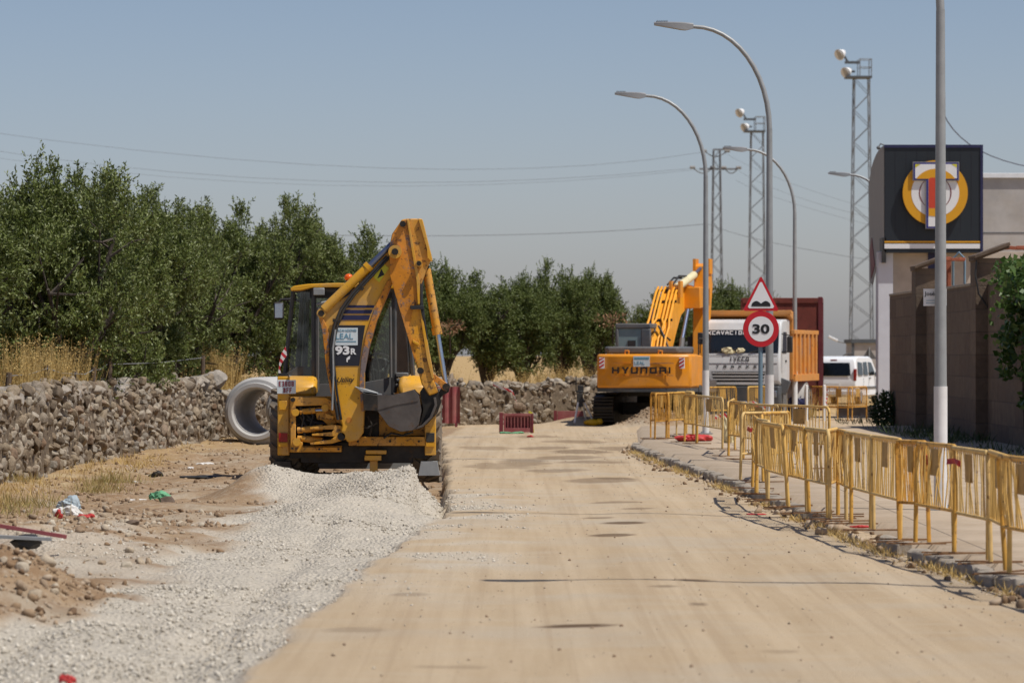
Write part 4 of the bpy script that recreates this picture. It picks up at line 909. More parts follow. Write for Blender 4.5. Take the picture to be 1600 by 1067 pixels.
# ------------------------------------------------------------------ backhoe loader (rear towards the viewer, arm folded sideways)
YB = 57.7; CX = X_(557, YB); BZ = 0.0
bh = empty('backhoe_loader', (CX, YB+1.2, BZ)); tag(bh, 'yellow backhoe loader seen from behind with its digging arm folded sideways', 'backhoe loader')
def bb(name, mb, m, parent=bh, bev=0, smooth=38): return mb.build(name, m, parent, smooth, bev, True)
def wheel(name, x, y, rad, w, m_t, lug=True, z=BZ):
    t = MB().ring((x, y, z+rad), (1, 0, 0), [(rad*.56, -w*.42), (rad*.80, -w*.5), (rad*.93, -w*.46), (rad*.96, -w*.3), (rad*.96, w*.3), (rad*.93, w*.46), (rad*.80, w*.5), (rad*.56, w*.42)], 40)
    if lug:
        n = 20
        for k in range(n):
            for sgn in (-1, 1):
                a = 2*math.pi*(k+(.5 if sgn > 0 else 0))/n; Mx = Matrix.Translation((x, y, z+rad)) @ Matrix.Rotation(a, 4, 'X') @ Matrix.Translation((sgn*w*.25, 0, rad*.965)) @ Matrix.Rotation(sgn*.75, 4, 'Z'); t.box(-w*.31, w*.31, -.03, .03, -.03, .035, Mx)
    return t
for sx in (-1, 1):
    o = bb('rear_wheel', MB(), M['tyre']) if 0 else None
    t = wheel('w', CX-.03+sx*1.06, YB+.85, .70, .46, None); w_ = bb('rear_wheel', t, M['tyre'], smooth=30)
    bb('rim', MB().ring((CX-.03+sx*1.06, YB+.85, .70), (1, 0, 0), [(.0001, -.12), (.36, -.12), (.40, -.18), (.40, .18), (.36, .12), (.0001, .12)], 32), M['yellow'], w_)
    t = wheel('w', CX+sx*.92, YB+3.1, .5, .36, None); w_ = bb('front_wheel', t, M['tyre'], smooth=30)
    bb('rim', MB().ring((CX+sx*.92, YB+3.1, .5), (1, 0, 0), [(.0001, -.1), (.25, -.1), (.28, -.14), (.28, .14), (.25, .1), (.0001, .1)], 24), M['yellow'], w_)
    # rounded fender over the rear wheel
    cx = CX+sx*.86; pr = [(YB+.25, 1.30), (YB+.35, 1.50), (YB+.6, 1.60), (YB+1.3, 1.62), (YB+1.6, 1.45), (YB+1.62, 1.3)]
    bb('fender', MB().prism(pr, 'yz', cx-.24, cx+.24), M['yellow'], bev=.07)
# chassis and engine hood ahead of the cab
bb('chassis', MB().box(CX-.45, CX+.45, YB+.3, YB+3.4, .45, .95).box(CX-.85, CX+.85, YB+.12, YB+.5, .30, .62).box(CX-1.0, CX+1.0, YB+.75, YB+.95, .6, .8), M['greasy'], bev=.01)
bb('engine_hood', MB().box(CX-.42, CX+.42, YB+2.2, YB+4.0, .95, 1.62), M['yellow'], bev=.06)
bk = bb('loader_bucket', MB().prism([(YB+3.9, .1), (YB+4.9, .08), (YB+4.5, .35), (YB+4.2, .85), (YB+4.05, .95), (YB+3.9, .8)], 'yz', CX-1.52, CX+1.15), M['steel'])
bb('cutting_edge', MB().box(CX-1.55, CX+1.18, YB+4.9, YB+5.0, .07, .11), M['greasy'], bk)
for sx in (-1, 1): bb('loader_arm', MB().prism([(YB+1.9, 1.5), (YB+2.1, 1.65), (YB+3.4, 1.2), (YB+4.1, .6), (YB+4.0, .4), (YB+3.3, .95)], 'yz', CX+sx*.55-.05, CX+sx*.55+.05), M['yellow'])
# rear slide frame
def pxb(mb, a0, b0, a1, b1, y0, y1, Y=YB): return mb.box(X_(a0, Y), X_(a1, Y), y0, y1, Z_(b1, Y), Z_(b0, Y))
bb('rear_frame', pxb(pxb(pxb(pxb(MB(), 452, 619, 668, 632, YB-.06, YB+.14), 545, 682, 664, 696, YB-.10, YB+.12), 452, 696, 534, 706, YB-.06, YB+.12), 452, 632, 460, 696, YB-.06, YB+.12), M['yellow_worn'], bev=.008)
bb('frame_back_plate', pxb(pxb(MB(), 460, 630, 668, 697, YB+.16, YB+.22), 452, 697, 668, 716, YB+.1, YB+.5), M['greasy'])
bb('side_panel', pxb(MB(), 592, 646, 664, 681, YB+.10, YB+.155), M['yellow_worn'], bev=.004)
for a0, a1, b0, nm in ((434, 452, 588, 'left'), (664, 681, 636, 'right')):
    st_ = bb('stabiliser_leg', pxb(MB(), a0, b0, a1, 711, YB-.08, YB+.14), M['yellow'], bev=.012)
    lt = bb('tail_light', pxb(MB(), a0+2, 676, a1-2, 690, YB-.11, YB-.082), M['lightred'] if nm == 'left' else M['black'], st_, bev=.005)
    bb('indicator', pxb(MB(), a0+2, 691.5, a1-2, 697, YB-.11, YB-.082), M['logo_orange'], st_)
    bb('stabiliser_foot', MB().prism([(X_(a0-6, YB), .33), (X_(a1+2, YB), .33), (X_(a1+6, YB), .12), (X_(a0-10, YB), .12)], 'xz', YB-.1, YB+.25), M['steel'] if nm == 'right' else M['greasy'], st_)
    if nm == 'left':
        bb('wear_pad', pxb(MB(), 436, 626, 449, 640, YB-.10, YB-.082), M['yellow'], st_, bev=.004); bb('top_block', pxb(MB(), 435, 583, 451, 592, YB-.06, YB+.1), M['black'], st_)
bb('hydraulic_lock', pxb(pxb(pxb(MB(), 572, 703, 604, 709, YB-.12, YB+.1), 570, 711, 596, 719, YB-.14, YB+.08), 578, 719, 590, 738, YB-.05, YB+.1), M['yellow'], bev=.008)
pl = bb('number_plate', pxb(MB(), 433.5, 593.5, 463, 615, YB-.115, YB-.10), M['sticker'], bev=.004)
Mx = lambda a, b, y: P(a, b, YB)+Vector((0, y-YB, 0))
block_text('plate_text', 'E3808', M['platetxt'], pl, Mx(448, 599.5, YB-.119), (1, 0, 0), (0, 0, 1), .225, .075, .014, True)
block_text('plate_text', 'BFF', M['platetxt'], pl, Mx(450, 609.5, YB-.119), (1, 0, 0), (0, 0, 1), .125, .075, .014, True)
# carriage and king post
YK = YB-.12
def pp(mb, pts, y0, y1, Y=YB): return mb.ppx(pts, Y, y0, y1)
cg = MB()
pp(cg, [(455, 620), (510, 621), (522, 628), (528, 640), (537, 653), (534, 663), (528, 660), (519, 645), (512, 634), (500, 633), (463, 634), (463, 662), (455, 662)], YK-.08, YK+.05)
pp(cg, [(455, 662), (463, 662), (463, 690), (474, 690), (474, 698), (534, 698), (534, 705), (455, 706)], YK-.08, YK+.05)
pp(cg, [(492, 637), (512, 634.2), (519, 645.2), (528, 660.2), (515, 666), (505, 656), (496, 655)], YK-.02, YK+.08)
bb('swing_carriage', cg, M['yellow_worn'], bev=.008)
for a, b, rr in ((463, 644, .055), (509, 637, .055), (465, 690, .06), (459, 624, .035)): bb('pin', MB().cyl(Mx(a, b, YK-.11), Mx(a, b, YK), rr, 14), M['yellow'] if rr > .05 else M['greasy'])
kp = MB()
pp(kp, [(486, 667), (520, 663), (534, 664), (543, 676), (540, 686), (520, 692), (487, 694), (486, 691), (518, 686), (525, 681), (505, 680), (489, 680), (489, 677), (520, 674), (524, 670), (486, 670)], YK-.20, YK+.02)
pp(kp, [(510, 645), (524, 650), (520, 656), (510, 652)], YK-.16, YK)
bb('swing_casting', kp, M['yellow_worn'], bev=.006)
bb('pin', MB().cyl(Mx(535, 681, YK-.24), Mx(535, 681, YK), .06, 14), M['greasy'])
for pts in ([(470, 650), (480, 668), (500, 672)], [(475, 640), (490, 660), (492, 690)], [(480, 655), (500, 662), (520, 658)]):
    bb('hose', MB().tube([Mx(a, b, YK+.02) for a, b in pts], .02, 6), M['black'])
for a0, b0, a1, b1, rr in ((466, 672, 505, 668, .05), (466, 684, 505, 688, .05), (470, 643, 494, 641, .045)):
    sc_ = bb('swing_ram', MB().cyl(Mx(a0, b0, YK-.02), Mx(a1, b1, YK-.06), rr, 12), M['yellow_worn']); bb('ram_rod', MB().cyl(Mx(a1-2, b1, YK-.055), Mx(a1+14, b1+(b1-b0)*.3, YK-.08), rr*.5, 10), M['chrome'], sc_)
for pts in ([(536, 640), (542, 652), (556, 664), (575, 668), (590, 660)], [(470, 636), (476, 652), (472, 668), (480, 684)], [(484, 636), (490, 650), (486, 664), (496, 676)], [(575, 650), (582, 664), (578, 680)], [(600, 684), (612, 676), (630, 680), (646, 674)]): bb('hose', MB().tube([Mx(a, b, YK-.05) for a, b in pts], .017, 6), M['black'], smooth=60)
for a, b in ((458, 626), (458, 660), (458, 700), (500, 701), (530, 701), (560, 689), (610, 689), (655, 689)): bb('bolt', MB().cyl(Mx(a, b, YK-.10), Mx(a, b, YK+.04), .018, 6), M['greasy'])
# boom: curved box section
YF, YR = YB-.36, YB-.08
boomL = [(498, 486), (503, 481), (524, 473), (546, 462), (577, 426), (613, 382)]
boomR = [(616, 436), (604, 466), (590, 500), (578, 542), (571, 580), (571, 640), (569, 675), (561, 687), (545, 690), (533, 676), (536, 664), (532, 650), (520, 612), (512, 570), (507, 520), (499, 494)]
bo = bb('boom', pp(MB(), boomL+boomR, YF, YR), M['yellow'], bev=.02)
edge = [(616, 438), (604, 468), (590, 502), (578, 544), (571, 582), (570.5, 642), (566, 642), (563, 600), (566, 560), (574, 520), (588, 478), (606, 440)]
bb('edge_flange', pp(MB(), [(619, 432)]+edge, YF-.03, YR+.02), M['rusty_arm'], bo, .006)
bb('left_flange', pp(MB(), [(500, 488), (508, 500), (516, 520), (517, 575), (524, 612), (534, 646), (530, 650), (519, 615), (511, 572), (506, 522)], YF-.035, YR+.02), M['rusty_arm'], bo, .006)
YD = YF-.006
for a, b, c, d, e, f in ((543, 481, 586, 477.5, 585, 481, ), (538, 484.5, 583.5, 484.5, 581, 490), (535, 493, 580, 493, 578, 501)):
    pass
for pts in ([(545, 477.5), (587, 477.5), (585.5, 481.5), (542.5, 481.5)], [(540, 484.5), (584, 484.5), (581, 490.5), (537, 490.5)], [(536, 493), (580, 493), (577.5, 500.5), (534, 500.5)]):
    bb('blue_stripe', pp(MB(), pts, YD, YD+.004), M['navy'], bo)
bb('black_decal', pp(MB(), [(528, 508.5), (572, 508.5), (567, 540), (562.5, 571.5), (525, 571.5), (525, 540)], YD, YD+.004), M['decal'], bo)
sk_ = bb('sticker', pp(MB(), [(525.5, 512.5), (560.5, 512.5), (560.5, 539.5), (525, 539.5)], YD-.004, YD-.001), M['sticker'], bo)
text('lettering', 'LEAL', M['stickerblue'], sk_, Mx(540, 525.5, YD-.007), (1, 0, 0), (0, 0, 1), .255, .085, .004, world=True)
text('small_print', 'EXCAVACIONES', M['stickerblue'], sk_, Mx(543, 516.5, YD-.007), (1, 0, 0), (0, 0, 1), .30, .036, 0, world=True)
bb('underline', pp(MB(), [(527, 533), (558, 533), (558, 534.5), (527, 534.5)], YD-.007, YD-.005), M['stickerblue'], sk_)
text('model_number', '93', M['signwhite'], bo, Mx(536.5, 547.5, YD-.004), (1, 0, 0), (0, 0, 1), .215, .135, .045, world=True)
text('model_number', 'R', M['signwhite'], bo, Mx(554, 549, YD-.004), (1, 0, 0), (0, 0, 1), .085, .092, .04, world=True)
text('script_lettering', 'Utility', M['signblack'], bo, Mx(542, 594, YD-.002), (1, 0, .05), (0, 0, 1), .26, .10, .012, world=True, shear=.35)
bb('warning_label', pp(MB(), [(585, 434), (600, 412), (609, 420), (594, 442)], YD, YD+.004), M['logo_yellow'], bo)
bb('warning_symbol', pp(MB(), [(591, 436), (597, 421), (602, 430)], YD-.003, YD-.001), M['signblack'], bo)
bb('chipped_paint', pp(MB(), [(543, 560), (546, 557), (549, 556), (548, 561), (545, 562), (545, 566), (543, 565)], YD-.003, YD-.001), M['signwhite'], bo)
bb('pin_boss', MB().cyl(Mx(504, 490, YF-.06), Mx(504, 490, YR+.05), .068, 18), M['yellow'], bo); bb('pin', MB().cyl(Mx(504, 490, YF-.075), Mx(504, 490, YF-.05), .046, 16), M['greasy'], bo)
bb('pin_hole', MB().cyl(Mx(547, 655.5, YF-.012), Mx(547, 655.5, YF+.01), .042, 16), M['rusty_arm'], bo)
for o_, rr in ((0, .024), (5, .018)): bb('hose', MB().tube([Mx(530+o_, 655, YF-.05), Mx(523+o_, 610, YF-.05), Mx(519+o_, 570, YF-.05), Mx(519+o_, 535, YF-.05), Mx(524+o_, 510, YF-.05), Mx(534+o_, 485, YF-.06), Mx(552+o_, 460, YF-.06), Mx(580+o_, 430, YF-.05), Mx(606+o_, 402, YF-.03)], rr, 8), M['black'], bo, smooth=60)
bb('steel_pipe', MB().tube([Mx(521, 640, YF-.06), Mx(523, 585, YF-.07), Mx(522, 545, YF-.07), Mx(526, 515, YF-.07)], .016, 8), M['steel'], bo)
bb('clamp', MB().obox(Mx(528, 501, YF-.05), (.12, .05, .05)).obox(Mx(565, 450, YF-.05), (.1, .05, .05), (0, .7, 0)).obox(Mx(522, 590, YF-.05), (.1, .05, .05)), M['greasy'], bo)
# boom ram
YC = YF-.02
rm = bb('boom_ram', MB().cyl(Mx(508, 484, YC), Mx(579, 416, YC), .068, 18).cyl(Mx(574.5, 420.5, YC), Mx(579.5, 415.5, YC), .082, 18), M['yellow'], smooth=50)
bb('ram_rod', MB().cyl(Mx(577, 418, YC), Mx(614, 382, YC), .043, 14), M['rodblue'], rm)
# dipper
YDf, YDr = YB-.46, YB-.10
dl = [(629, 345), (637, 343.5), (660, 343.5), (664, 356), (675.5, 406), (672, 411), (660, 444), (656, 452), (657, 474), (661, 500), (668, 545), (677, 590), (686, 612), (672, 618), (660, 600), (651, 566), (636, 515), (620, 461), (611, 432), (609.5, 388), (614, 367)]
dp = bb('dipper_arm', pp(MB(), dl, YDf, YDr), M['yellow_worn'], bev=.015)
bb('side_plate', pp(MB(), [(629, 347), (637, 345), (645, 390), (653, 440), (656, 476), (648, 478), (640, 510), (652, 566), (650, 566), (635, 515), (619, 461), (611, 432), (610, 388), (615, 367)], YDf-.02, YDf-.002), M['rusty_arm'], dp, .004)
bb('rib', pp(MB(), [(637, 345), (640, 345), (657, 440), (657, 476), (654, 476), (652, 440)], YDf-.05, YDf-.002), M['yellow'], dp, .004)
bb('end_flange', pp(MB(), [(655, 344.5), (661, 344.5), (676, 405), (675, 410), (669, 404), (668, 390)], YDf-.04, YDr+.04), M['yellow'], dp, .004)
bb('lower_edge', pp(MB(), [(655, 474), (658, 474), (666, 520), (679, 590), (676, 592), (668, 560)], YDf-.03, YDr+.03), M['yellow'], dp, .004)
for a, b, r1, r2 in ((619, 395, .10, .05), (656, 413, .05, .036), (631, 352, .0, .045)):
    if r1: bb('pin_boss', MB().cyl(Mx(a, b, YDf-.09 if r1 > .06 else YDf-.14), Mx(a, b, YDf), r1, 20), M['yellow'], dp)
    bb('pin', MB().cyl(Mx(a, b, YDf-.15), Mx(a, b, YDf), r2, 16), M['greasy'], dp)
bb('hose_guard', pp(MB(), [(642, 478), (663, 478), (664, 484), (643, 484)], YDf-.07, YDf), M['black'], dp, .004)
bb('lifting_lug', pp(MB(), [(646, 531), (656, 536), (655, 540), (646, 535)], YDf-.05, YDf), M['yellow'], dp, .004)
bb('hose', MB().tube([Mx(661, 430, YDf+.05), Mx(660, 470, YDf-.02), Mx(664, 500, YDf-.02), Mx(668, 530, YDf+.02)], .018, 6), M['black'], dp); bb('hose', MB().tube([Mx(658, 440, YDf+.02), Mx(659, 480, YDf-.05), Mx(666, 515, YDf)], .014, 6), M['black'], dp)
rm = bb('bucket_ram', MB().cyl(Mx(667, 421, YB-.28), Mx(684, 521, YB-.28), .064, 18).cyl(Mx(682, 512, YB-.28), Mx(684.3, 523, YB-.28), .074, 18), M['yellow_worn'], smooth=50)
bb('ram_rod', MB().cyl(Mx(684, 520, YB-.28), Mx(697, 600, YB-.28), .037, 14), M['chrome'], rm)
bb('ram_eye', MB().cyl(Mx(666, 418, YB-.36), Mx(666, 418, YB-.2), .05, 14), M['greasy'], rm)
lk = [(655, 575), (662, 574), (676, 582), (689, 591), (700, 599), (703, 606), (698, 611), (692, 608), (686, 600), (672, 590), (660, 583)]
bb('bucket_link', pp(MB(), lk, YB-.42, YB-.36), M['rusty_arm'], bev=.006); bb('bucket_link', pp(MB(), lk, YB-.2, YB-.14), M['greasy'], bev=.006)
bb('bucket_link', pp(MB(), [(694, 600), (703, 603), (702, 612), (692, 618), (680, 632), (674, 626), (684, 616)], YB-.35, YB-.21), M['greasy'], bev=.006)
bb('pin', MB().cyl(Mx(698, 604, YB-.46), Mx(698, 604, YB-.1), .055, 14), M['greasy']); bb('pin', MB().cyl(Mx(658, 579, YB-.5), Mx(658, 579, YB-.08), .05, 14), M['greasy'])
# bucket: two side plates and a curved shell, mouth facing up
sp_ = [(569, 613), (592, 616), (618, 616.5), (648, 608), (656, 617), (660, 640), (656, 662), (646, 671), (628, 673), (610, 665), (592, 641), (571, 640)]
bk = bb('digging_bucket', MB(), M['bucket']) if 0 else None
shell = [(592, 641), (610, 665), (628, 673), (646, 671), (662, 666), (676, 652), (684, 632), (682, 620)]
def inner(pts, c, k): return [(c[0]+(a-c[0])*k, c[1]+(b-c[1])*k) for a, b in pts]
mb = MB(); pp(mb, sp_, YB-.62, YB-.595); pp(mb, sp_, YB+.0, YB+.025)
pp(mb, shell+inner(shell, (630, 625), .93)[::-1], YB-.594, YB-.001)
bk = bb('digging_bucket', mb, M['bucket'], bev=.004)
bb('wear_strip', pp(MB(), [(569, 613), (592, 616), (592, 641), (571, 640)], YB-.65, YB-.622), M['greasy'], bk, .006)
bb('fold_line', pp(MB(), [(592, 616), (618, 616.5), (648, 608), (656, 617), (655, 626), (620, 632), (592, 640)], YB-.63, YB-.622), M['bucket'], bk, .003)
bb('hanger_plate', pp(MB(), [(657, 612), (668, 596), (677, 592), (686, 610), (690, 628), (684, 645), (668, 662), (655, 668), (662, 640)], YB-.42, YB-.36), M['greasy'], bk, .006); bb('hanger_plate', pp(MB(), [(657, 612), (668, 596), (677, 592), (686, 610), (690, 628), (684, 645), (668, 662), (655, 668), (662, 640)], YB-.22, YB-.16), M['greasy'], bk, .006)
for k in range(4):
    yy = YB-.60+.19*k; bb('tooth', MB().prism([(X_(556, YB), Z_(603, YB)), (X_(572, YB), Z_(607, YB)), (X_(592, YB), Z_(613, YB)), (X_(592, YB), Z_(619, YB)), (X_(570, YB), Z_(613, YB))], 'xz', yy, yy+.07), M['steel'], bk, .004)
bb('cutting_lip', pp(MB(), [(570, 611), (598, 615), (598, 619), (570, 616)], YB-.6, YB+.02), M['steel'], bk)
# cab
yc0, yc1 = YB+.75, YB+2.25; Yc = YB+.75
def cp(a, b, y=yc0): p = P(a, b, Yc); return Vector((p.x, y, p.z))
cf = MB()
def post(a, b, r=.035, y=yc0, y2=None): cf.tube([cp(*a, y), cp(*b, y if y2 is None else y2)], r, 6)
post((457, 452), (443, 586), .035, yc0+.25, yc0+.3); post((634, 450), (645, 590), .035, yc0+.25, yc0+.3)   # corner posts
post((490, 452), (491, 618), .042); post((616, 452), (616, 614), .042)                                       # rear window posts
post((475, 455), (470, 590), .05, yc0+.9); post((612, 455), (616, 590), .03, yc0+.9)
post((465, 452), (455, 600), .045, yc1); post((628, 452), (632, 600), .045, yc1)
post((457, 454), (634, 452), .035, yc0+.2); post((490, 453), (616, 453), .045); post((465, 454), (628, 454), .045, yc1)
post((443, 588), (491, 600), .04, yc0+.1); post((616, 600), (645, 590), .04, yc0+.1)
bb('cab_frame', cf, M['cabgrey'])
rf = [(454, 451), (460, 447), (482, 444), (520, 442.5), (580, 442.5), (612, 444), (634, 449), (636, 452.5), (612, 451), (560, 449.5), (490, 449.5), (472, 454), (455, 455)]
bb('cab_roof', MB().prism([(cp(a, b).x, cp(a, b).z) for a, b in rf], 'xz', yc0-.12, yc1+.1), M['yellow'], bev=.012)
bb('roof_lining', MB().prism([(cp(a, b).x, cp(a, b).z) for a, b in ((484, 450), (618, 450), (618, 466), (484, 466))], 'xz', yc0-.03, yc0+.03), M['black'])
bb('wiper_bar', MB().tube([cp(495, 476, yc0-.06), cp(522, 469, yc0-.06)], .025, 6), M['steel'])
bb('work_light', MB().obox(cp(499, 456, yc0-.12), (.17, .1, .11)), M['steel'], bev=.01)
be = bb('beacon', MB().tube([cp(544, 443, yc0+.3), cp(544, 438, yc0+.3)], .06, 14), M['black']); bb('beacon_lens', MB().ball(cp(543.5, 433, yc0+.3), .068, 3, (1, 1, .85)), M['amber'], be)
gl = [(493, 466), (613, 466), (613, 588), (590, 595), (493, 612)]
bb('rear_window', MB().prism([(cp(a, b).x, cp(a, b).z) for a, b in gl], 'xz', yc0+.01, yc0+.018), M['glass'])
for pts in ([cp(488, 456), cp(459, 456, yc0+.26), cp(446, 584, yc0+.3), cp(488, 600)], [cp(618, 456), cp(632, 456, yc0+.26), cp(642, 584, yc0+.3), cp(618, 600)]):
    mb = MB(); v = [mb.bm.verts.new(p) for p in pts]; mb.bm.faces.new(v); o = bb('quarter_window', mb, M['glass'])
bb('windscreen', MB().prism([(cp(a, b).x, cp(a, b).z) for a, b in ((468, 458), (626, 458), (630, 598), (458, 598))], 'xz', yc1+.01, yc1+.018), M['glass'])
bb('lower_panel', MB().prism([(cp(a, b).x, cp(a, b).z) for a, b in ((492, 600), (530, 600), (570, 597), (600, 592), (615, 586), (615, 622), (492, 622))], 'xz', yc0-.02, yc0+.04), M['cover'], bev=.006)
bb('lower_panel', MB().prism([(cp(a, b).x, cp(a, b).z) for a, b in ((446, 584), (465, 572), (490, 574), (491, 618), (470, 596), (446, 600))], 'xz', yc0+.1, yc0+.2), M['cabgrey'], bev=.006)
bb('cab_floor', MB().box(cp(450, 0).x, cp(640, 0).x, yc0+.06, yc1, 1.25, 1.32), M['black'])
bb('dashboard', MB().obox(cp(540, 585, yc1-.25), (1.2, .3, .5)), M['black'], bev=.04)
se = bb('operator_seat', MB().obox(cp(552, 590, yc0+.75), (.5, .5, .16)).obox(cp(552, 562, yc0+.52), (.48, .14, .62), (.1, 0, 0)), M['black'], bev=.05)
bb('head_rest', MB().obox(cp(552, 540, yc0+.5), (.28, .1, .18)), M['black'], se, .04)
bb('steering_wheel', MB().ring(cp(590, 566, yc1-.55), (.1, -.7, .7), [(.17, 0), (.19, .012), (.21, 0), (.19, -.012)], 28), M['black'])
for pts in ([(583, 592), (580, 570), (577, 560)], [(592, 590), (588, 562), (583, 548)], [(600, 592), (603, 575), (606, 566)]): bb('control_lever', MB().tube([cp(a, b, yc0+.3) for a, b in pts], .015, 6).ball(cp(*pts[-1], yc0+.3), .03, 2), M['black'])
bb('coat', MB().obox(cp(606, 572, yc0+.35), (.26, .08, .06), (0, -.7, 0)).obox(cp(626, 566, yc0+.6), (.14, .1, .42)), M['concrete'], bev=.02)
bb('air_intake', MB().obox(cp(628, 586, yc0), (.2, .12, .08)).obox(cp(630, 594, yc0), (.22, .12, .06)).obox(cp(628, 602, yc0), (.2, .12, .06)), M['cover'], bev=.02)
bb('grab_rail', MB().tube([cp(497, 480, yc0-.06), cp(497, 610, yc0-.06)], .022, 8), M['cover']); bb('grab_rail', MB().tube([cp(610, 480, yc0-.06), cp(611, 590, yc0-.06)], .022, 8), M['cover'])
mr = bb('mirror', MB().obox(cp(427, 484, yc1-.1), (.155, .05, .27)), M['black'], bev=.03); bb('mirror_glass', MB().obox(cp(427, 484, yc1-.129), (.12, .008, .22)), M['chrome'], mr, .002)
bb('mirror_arm', MB().tube([cp(427, 472, yc1-.1), cp(430, 466, yc1-.1), cp(452, 466, yc1-.1), cp(462, 470, yc1-.1)], .02, 8), M['black'], mr)
tape([cp(447, 548, yc0-.1), cp(440, 560, yc0-.1), cp(437, 575, yc0-.1), cp(439, 586, yc0-.1)], 'red and white tape hanging off the left side of the backhoe cab', None, .14)

# ------------------------------------------------------------------ tracked excavator (rear towards the viewer)
a_ = math.radians(-13); ex = empty('excavator', (4.04, 104.2, gz(3.92, 104.2)*0), a_); tag(ex, 'orange tracked excavator seen from behind beside the spoil heap', 'excavator')
def eb(name, mb, m, parent=ex, bev=0, smooth=38): return mb.build(name, m, parent, smooth, bev)
pl_ = []
for k in range(25):
    t = -1+2*k/24; pl_.append((1.28*t, -2.72+.30*abs(t)**3.2))
pl_ = pl_+[(1.28, -1.3), (-1.28, -1.3)]
cw = eb('counterweight', MB().prism(pl_, 'xy', 1.02, 1.93), M['orange'], bev=.07)
eb('lower_band', MB().prism([(x*.985, y+.015) for x, y in pl_], 'xy', .93, 1.03), M['cabgrey'], cw)
for sx in (-1, 1): eb('lifting_eye', MB().tube([(sx*.45-.05, -2.45, 1.92), (sx*.45-.05, -2.45, 2.02), (sx*.45+.05, -2.45, 2.02), (sx*.45+.05, -2.45, 1.92)], .022, 6), M['orange'], cw)
eb('recess_line', MB().box(-.82, .86, -2.728, -2.71, 1.68, 1.695).box(-.82, .86, -2.728, -2.71, 1.36, 1.37), M['rusty_arm'], cw)
# lettering built from strokes
hl = MB()
def seg(x0, z0, x1, z1): hl.box(x0, x1, -2.732, -2.722, z0, z1)
zA, zB, th = 1.415, 1.585, .045; xx = -.80; wL = .19; gp_ = .255
def Lx(k): return -.80+gp_*k
x0 = Lx(0); seg(x0, zA, x0+th, zB); seg(x0+wL-th, zA, x0+wL, zB); seg(x0+th, 1.48, x0+wL-th, 1.52)
x0 = Lx(1); hl.prism([(x0, zB), (x0+.055, zB), (x0+.105, 1.52), (x0+.155, zB), (x0+.21, zB), (x0+.13, 1.48), (x0+.13, zA), (x0+.08, zA), (x0+.08, 1.48)], 'xz', -2.732, -2.722)
x0 = Lx(2); seg(x0, zA, x0+th, zB); seg(x0+wL-th, zA, x0+wL, zB); seg(x0+th, zA, x0+wL-th, zA+.04)
x0 = Lx(3); seg(x0, zA, x0+th, zB); seg(x0+wL-th, zA, x0+wL, zB); seg(x0+th, zB-.04, x0+wL-th, zB)
x0 = Lx(4); seg(x0, zA, x0+th, zB); seg(x0+wL-th, zA, x0+wL, zB); seg(x0+th, zA, x0+wL-th, zA+.04); seg(x0+th, zB-.04, x0+wL-th, zB)
x0 = Lx(5); seg(x0, zA, x0+th, zB); seg(x0+wL-th, zA, x0+wL, zB); seg(x0+th, zB-.04, x0+wL-th, zB); seg(x0+th, 1.465, x0+wL-th, 1.50)
x0 = Lx(6); seg(x0, zA, x0+th, zB)
eb('lettering', hl, M['signblack'], cw)
sk_ = eb('sticker', MB().box(-.22, .22, -2.738, -2.724, 1.60, 1.88), M['sticker'], cw); text('lettering', 'LEAL', M['stickerblue'], sk_, (-.05, -2.742, 1.70), (1, 0, 0), (0, 0, 1), .27, .085, .004)
eb('blue_strip', MB().box(-.2, .2, -2.742, -2.739, 1.79, 1.84), M['stickerblue'], sk_)
for x0 in (-1.16, 1.0):
    p_ = eb('chevron_plate', MB().box(x0, x0+.13, -2.64 if x0 < 0 else -2.655, -2.58, 1.55, 1.84), M['signwhite'], cw); mb = MB(); yy = -2.644 if x0 < 0 else -2.659
    for k in range(3): z0 = 1.55+.10*k; mb.prism([(x0, z0), (x0+.13, z0+.08), (x0+.13, z0+.13 if k < 2 else 1.84), (x0, z0+.05)], 'xz', yy, yy+.003)
    eb('red_stripes', mb, M['red'], p_)
eb('engine_cover', MB().prism([(-1.12, -2.1), (-1.0, -2.35), (.9, -2.35), (1.02, -2.1), (1.02, -.6), (-1.12, -.6)], 'xy', 1.935, 2.13), M['cover'], bev=.05)
eb('right_body', MB().box(.55, 1.26, -1.29, -.75, 1.02, 1.9).box(.5, .92, -.749, 1.3, 1.02, 1.88), M['orange'], bev=.04)
eb('left_body', MB().box(-1.27, -.5, -1.29, -.3, 1.02, 1.92), M['orange'], bev=.04)
eb('side_skirt', MB().box(1.0, 1.27, -1.2, -.8, .92, 1.10), M['cabgrey'])
eb('turntable', MB().box(-.9, .9, -1.2, 1.2, .8, 1.02).cyl((0, 0, .62), (0, 0, .82), .65, 24), M['greasy'])
# cab
cb = eb('cab_shell', MB().box(-1.26, -.28, .0, 1.75, 1.9, 2.08).box(-1.26, -.28, -.02, 1.75, 2.62, 2.76).box(-1.26, -1.17, -.02, .08, 2.08, 2.62).box(-.55, -.28, -.02, .08, 2.08, 2.62).box(-1.26, -1.18, 1.65, 1.75, 2.08, 2.62).box(-.36, -.28, 1.65, 1.75, 2.08, 2.62).box(-.36, -.28, .7, .8, 2.08, 2.62), M['cover'], bev=.03)
eb('rear_glass', MB().box(-1.17, -.55, .02, .03, 2.08, 2.62), M['cabpane'], cb); eb('head_rest_plate', MB().box(-.92, -.70, .0, .018, 2.14, 2.30), M['black'], cb); eb('side_glass', MB().box(-.33, -.31, .08, 1.65, 2.08, 2.62), M['clear'], cb); eb('front_glass', MB().box(-1.18, -.36, 1.70, 1.71, 2.08, 2.62), M['clear'], cb)  # flat black plate on the rear pane stands for the head rest inside
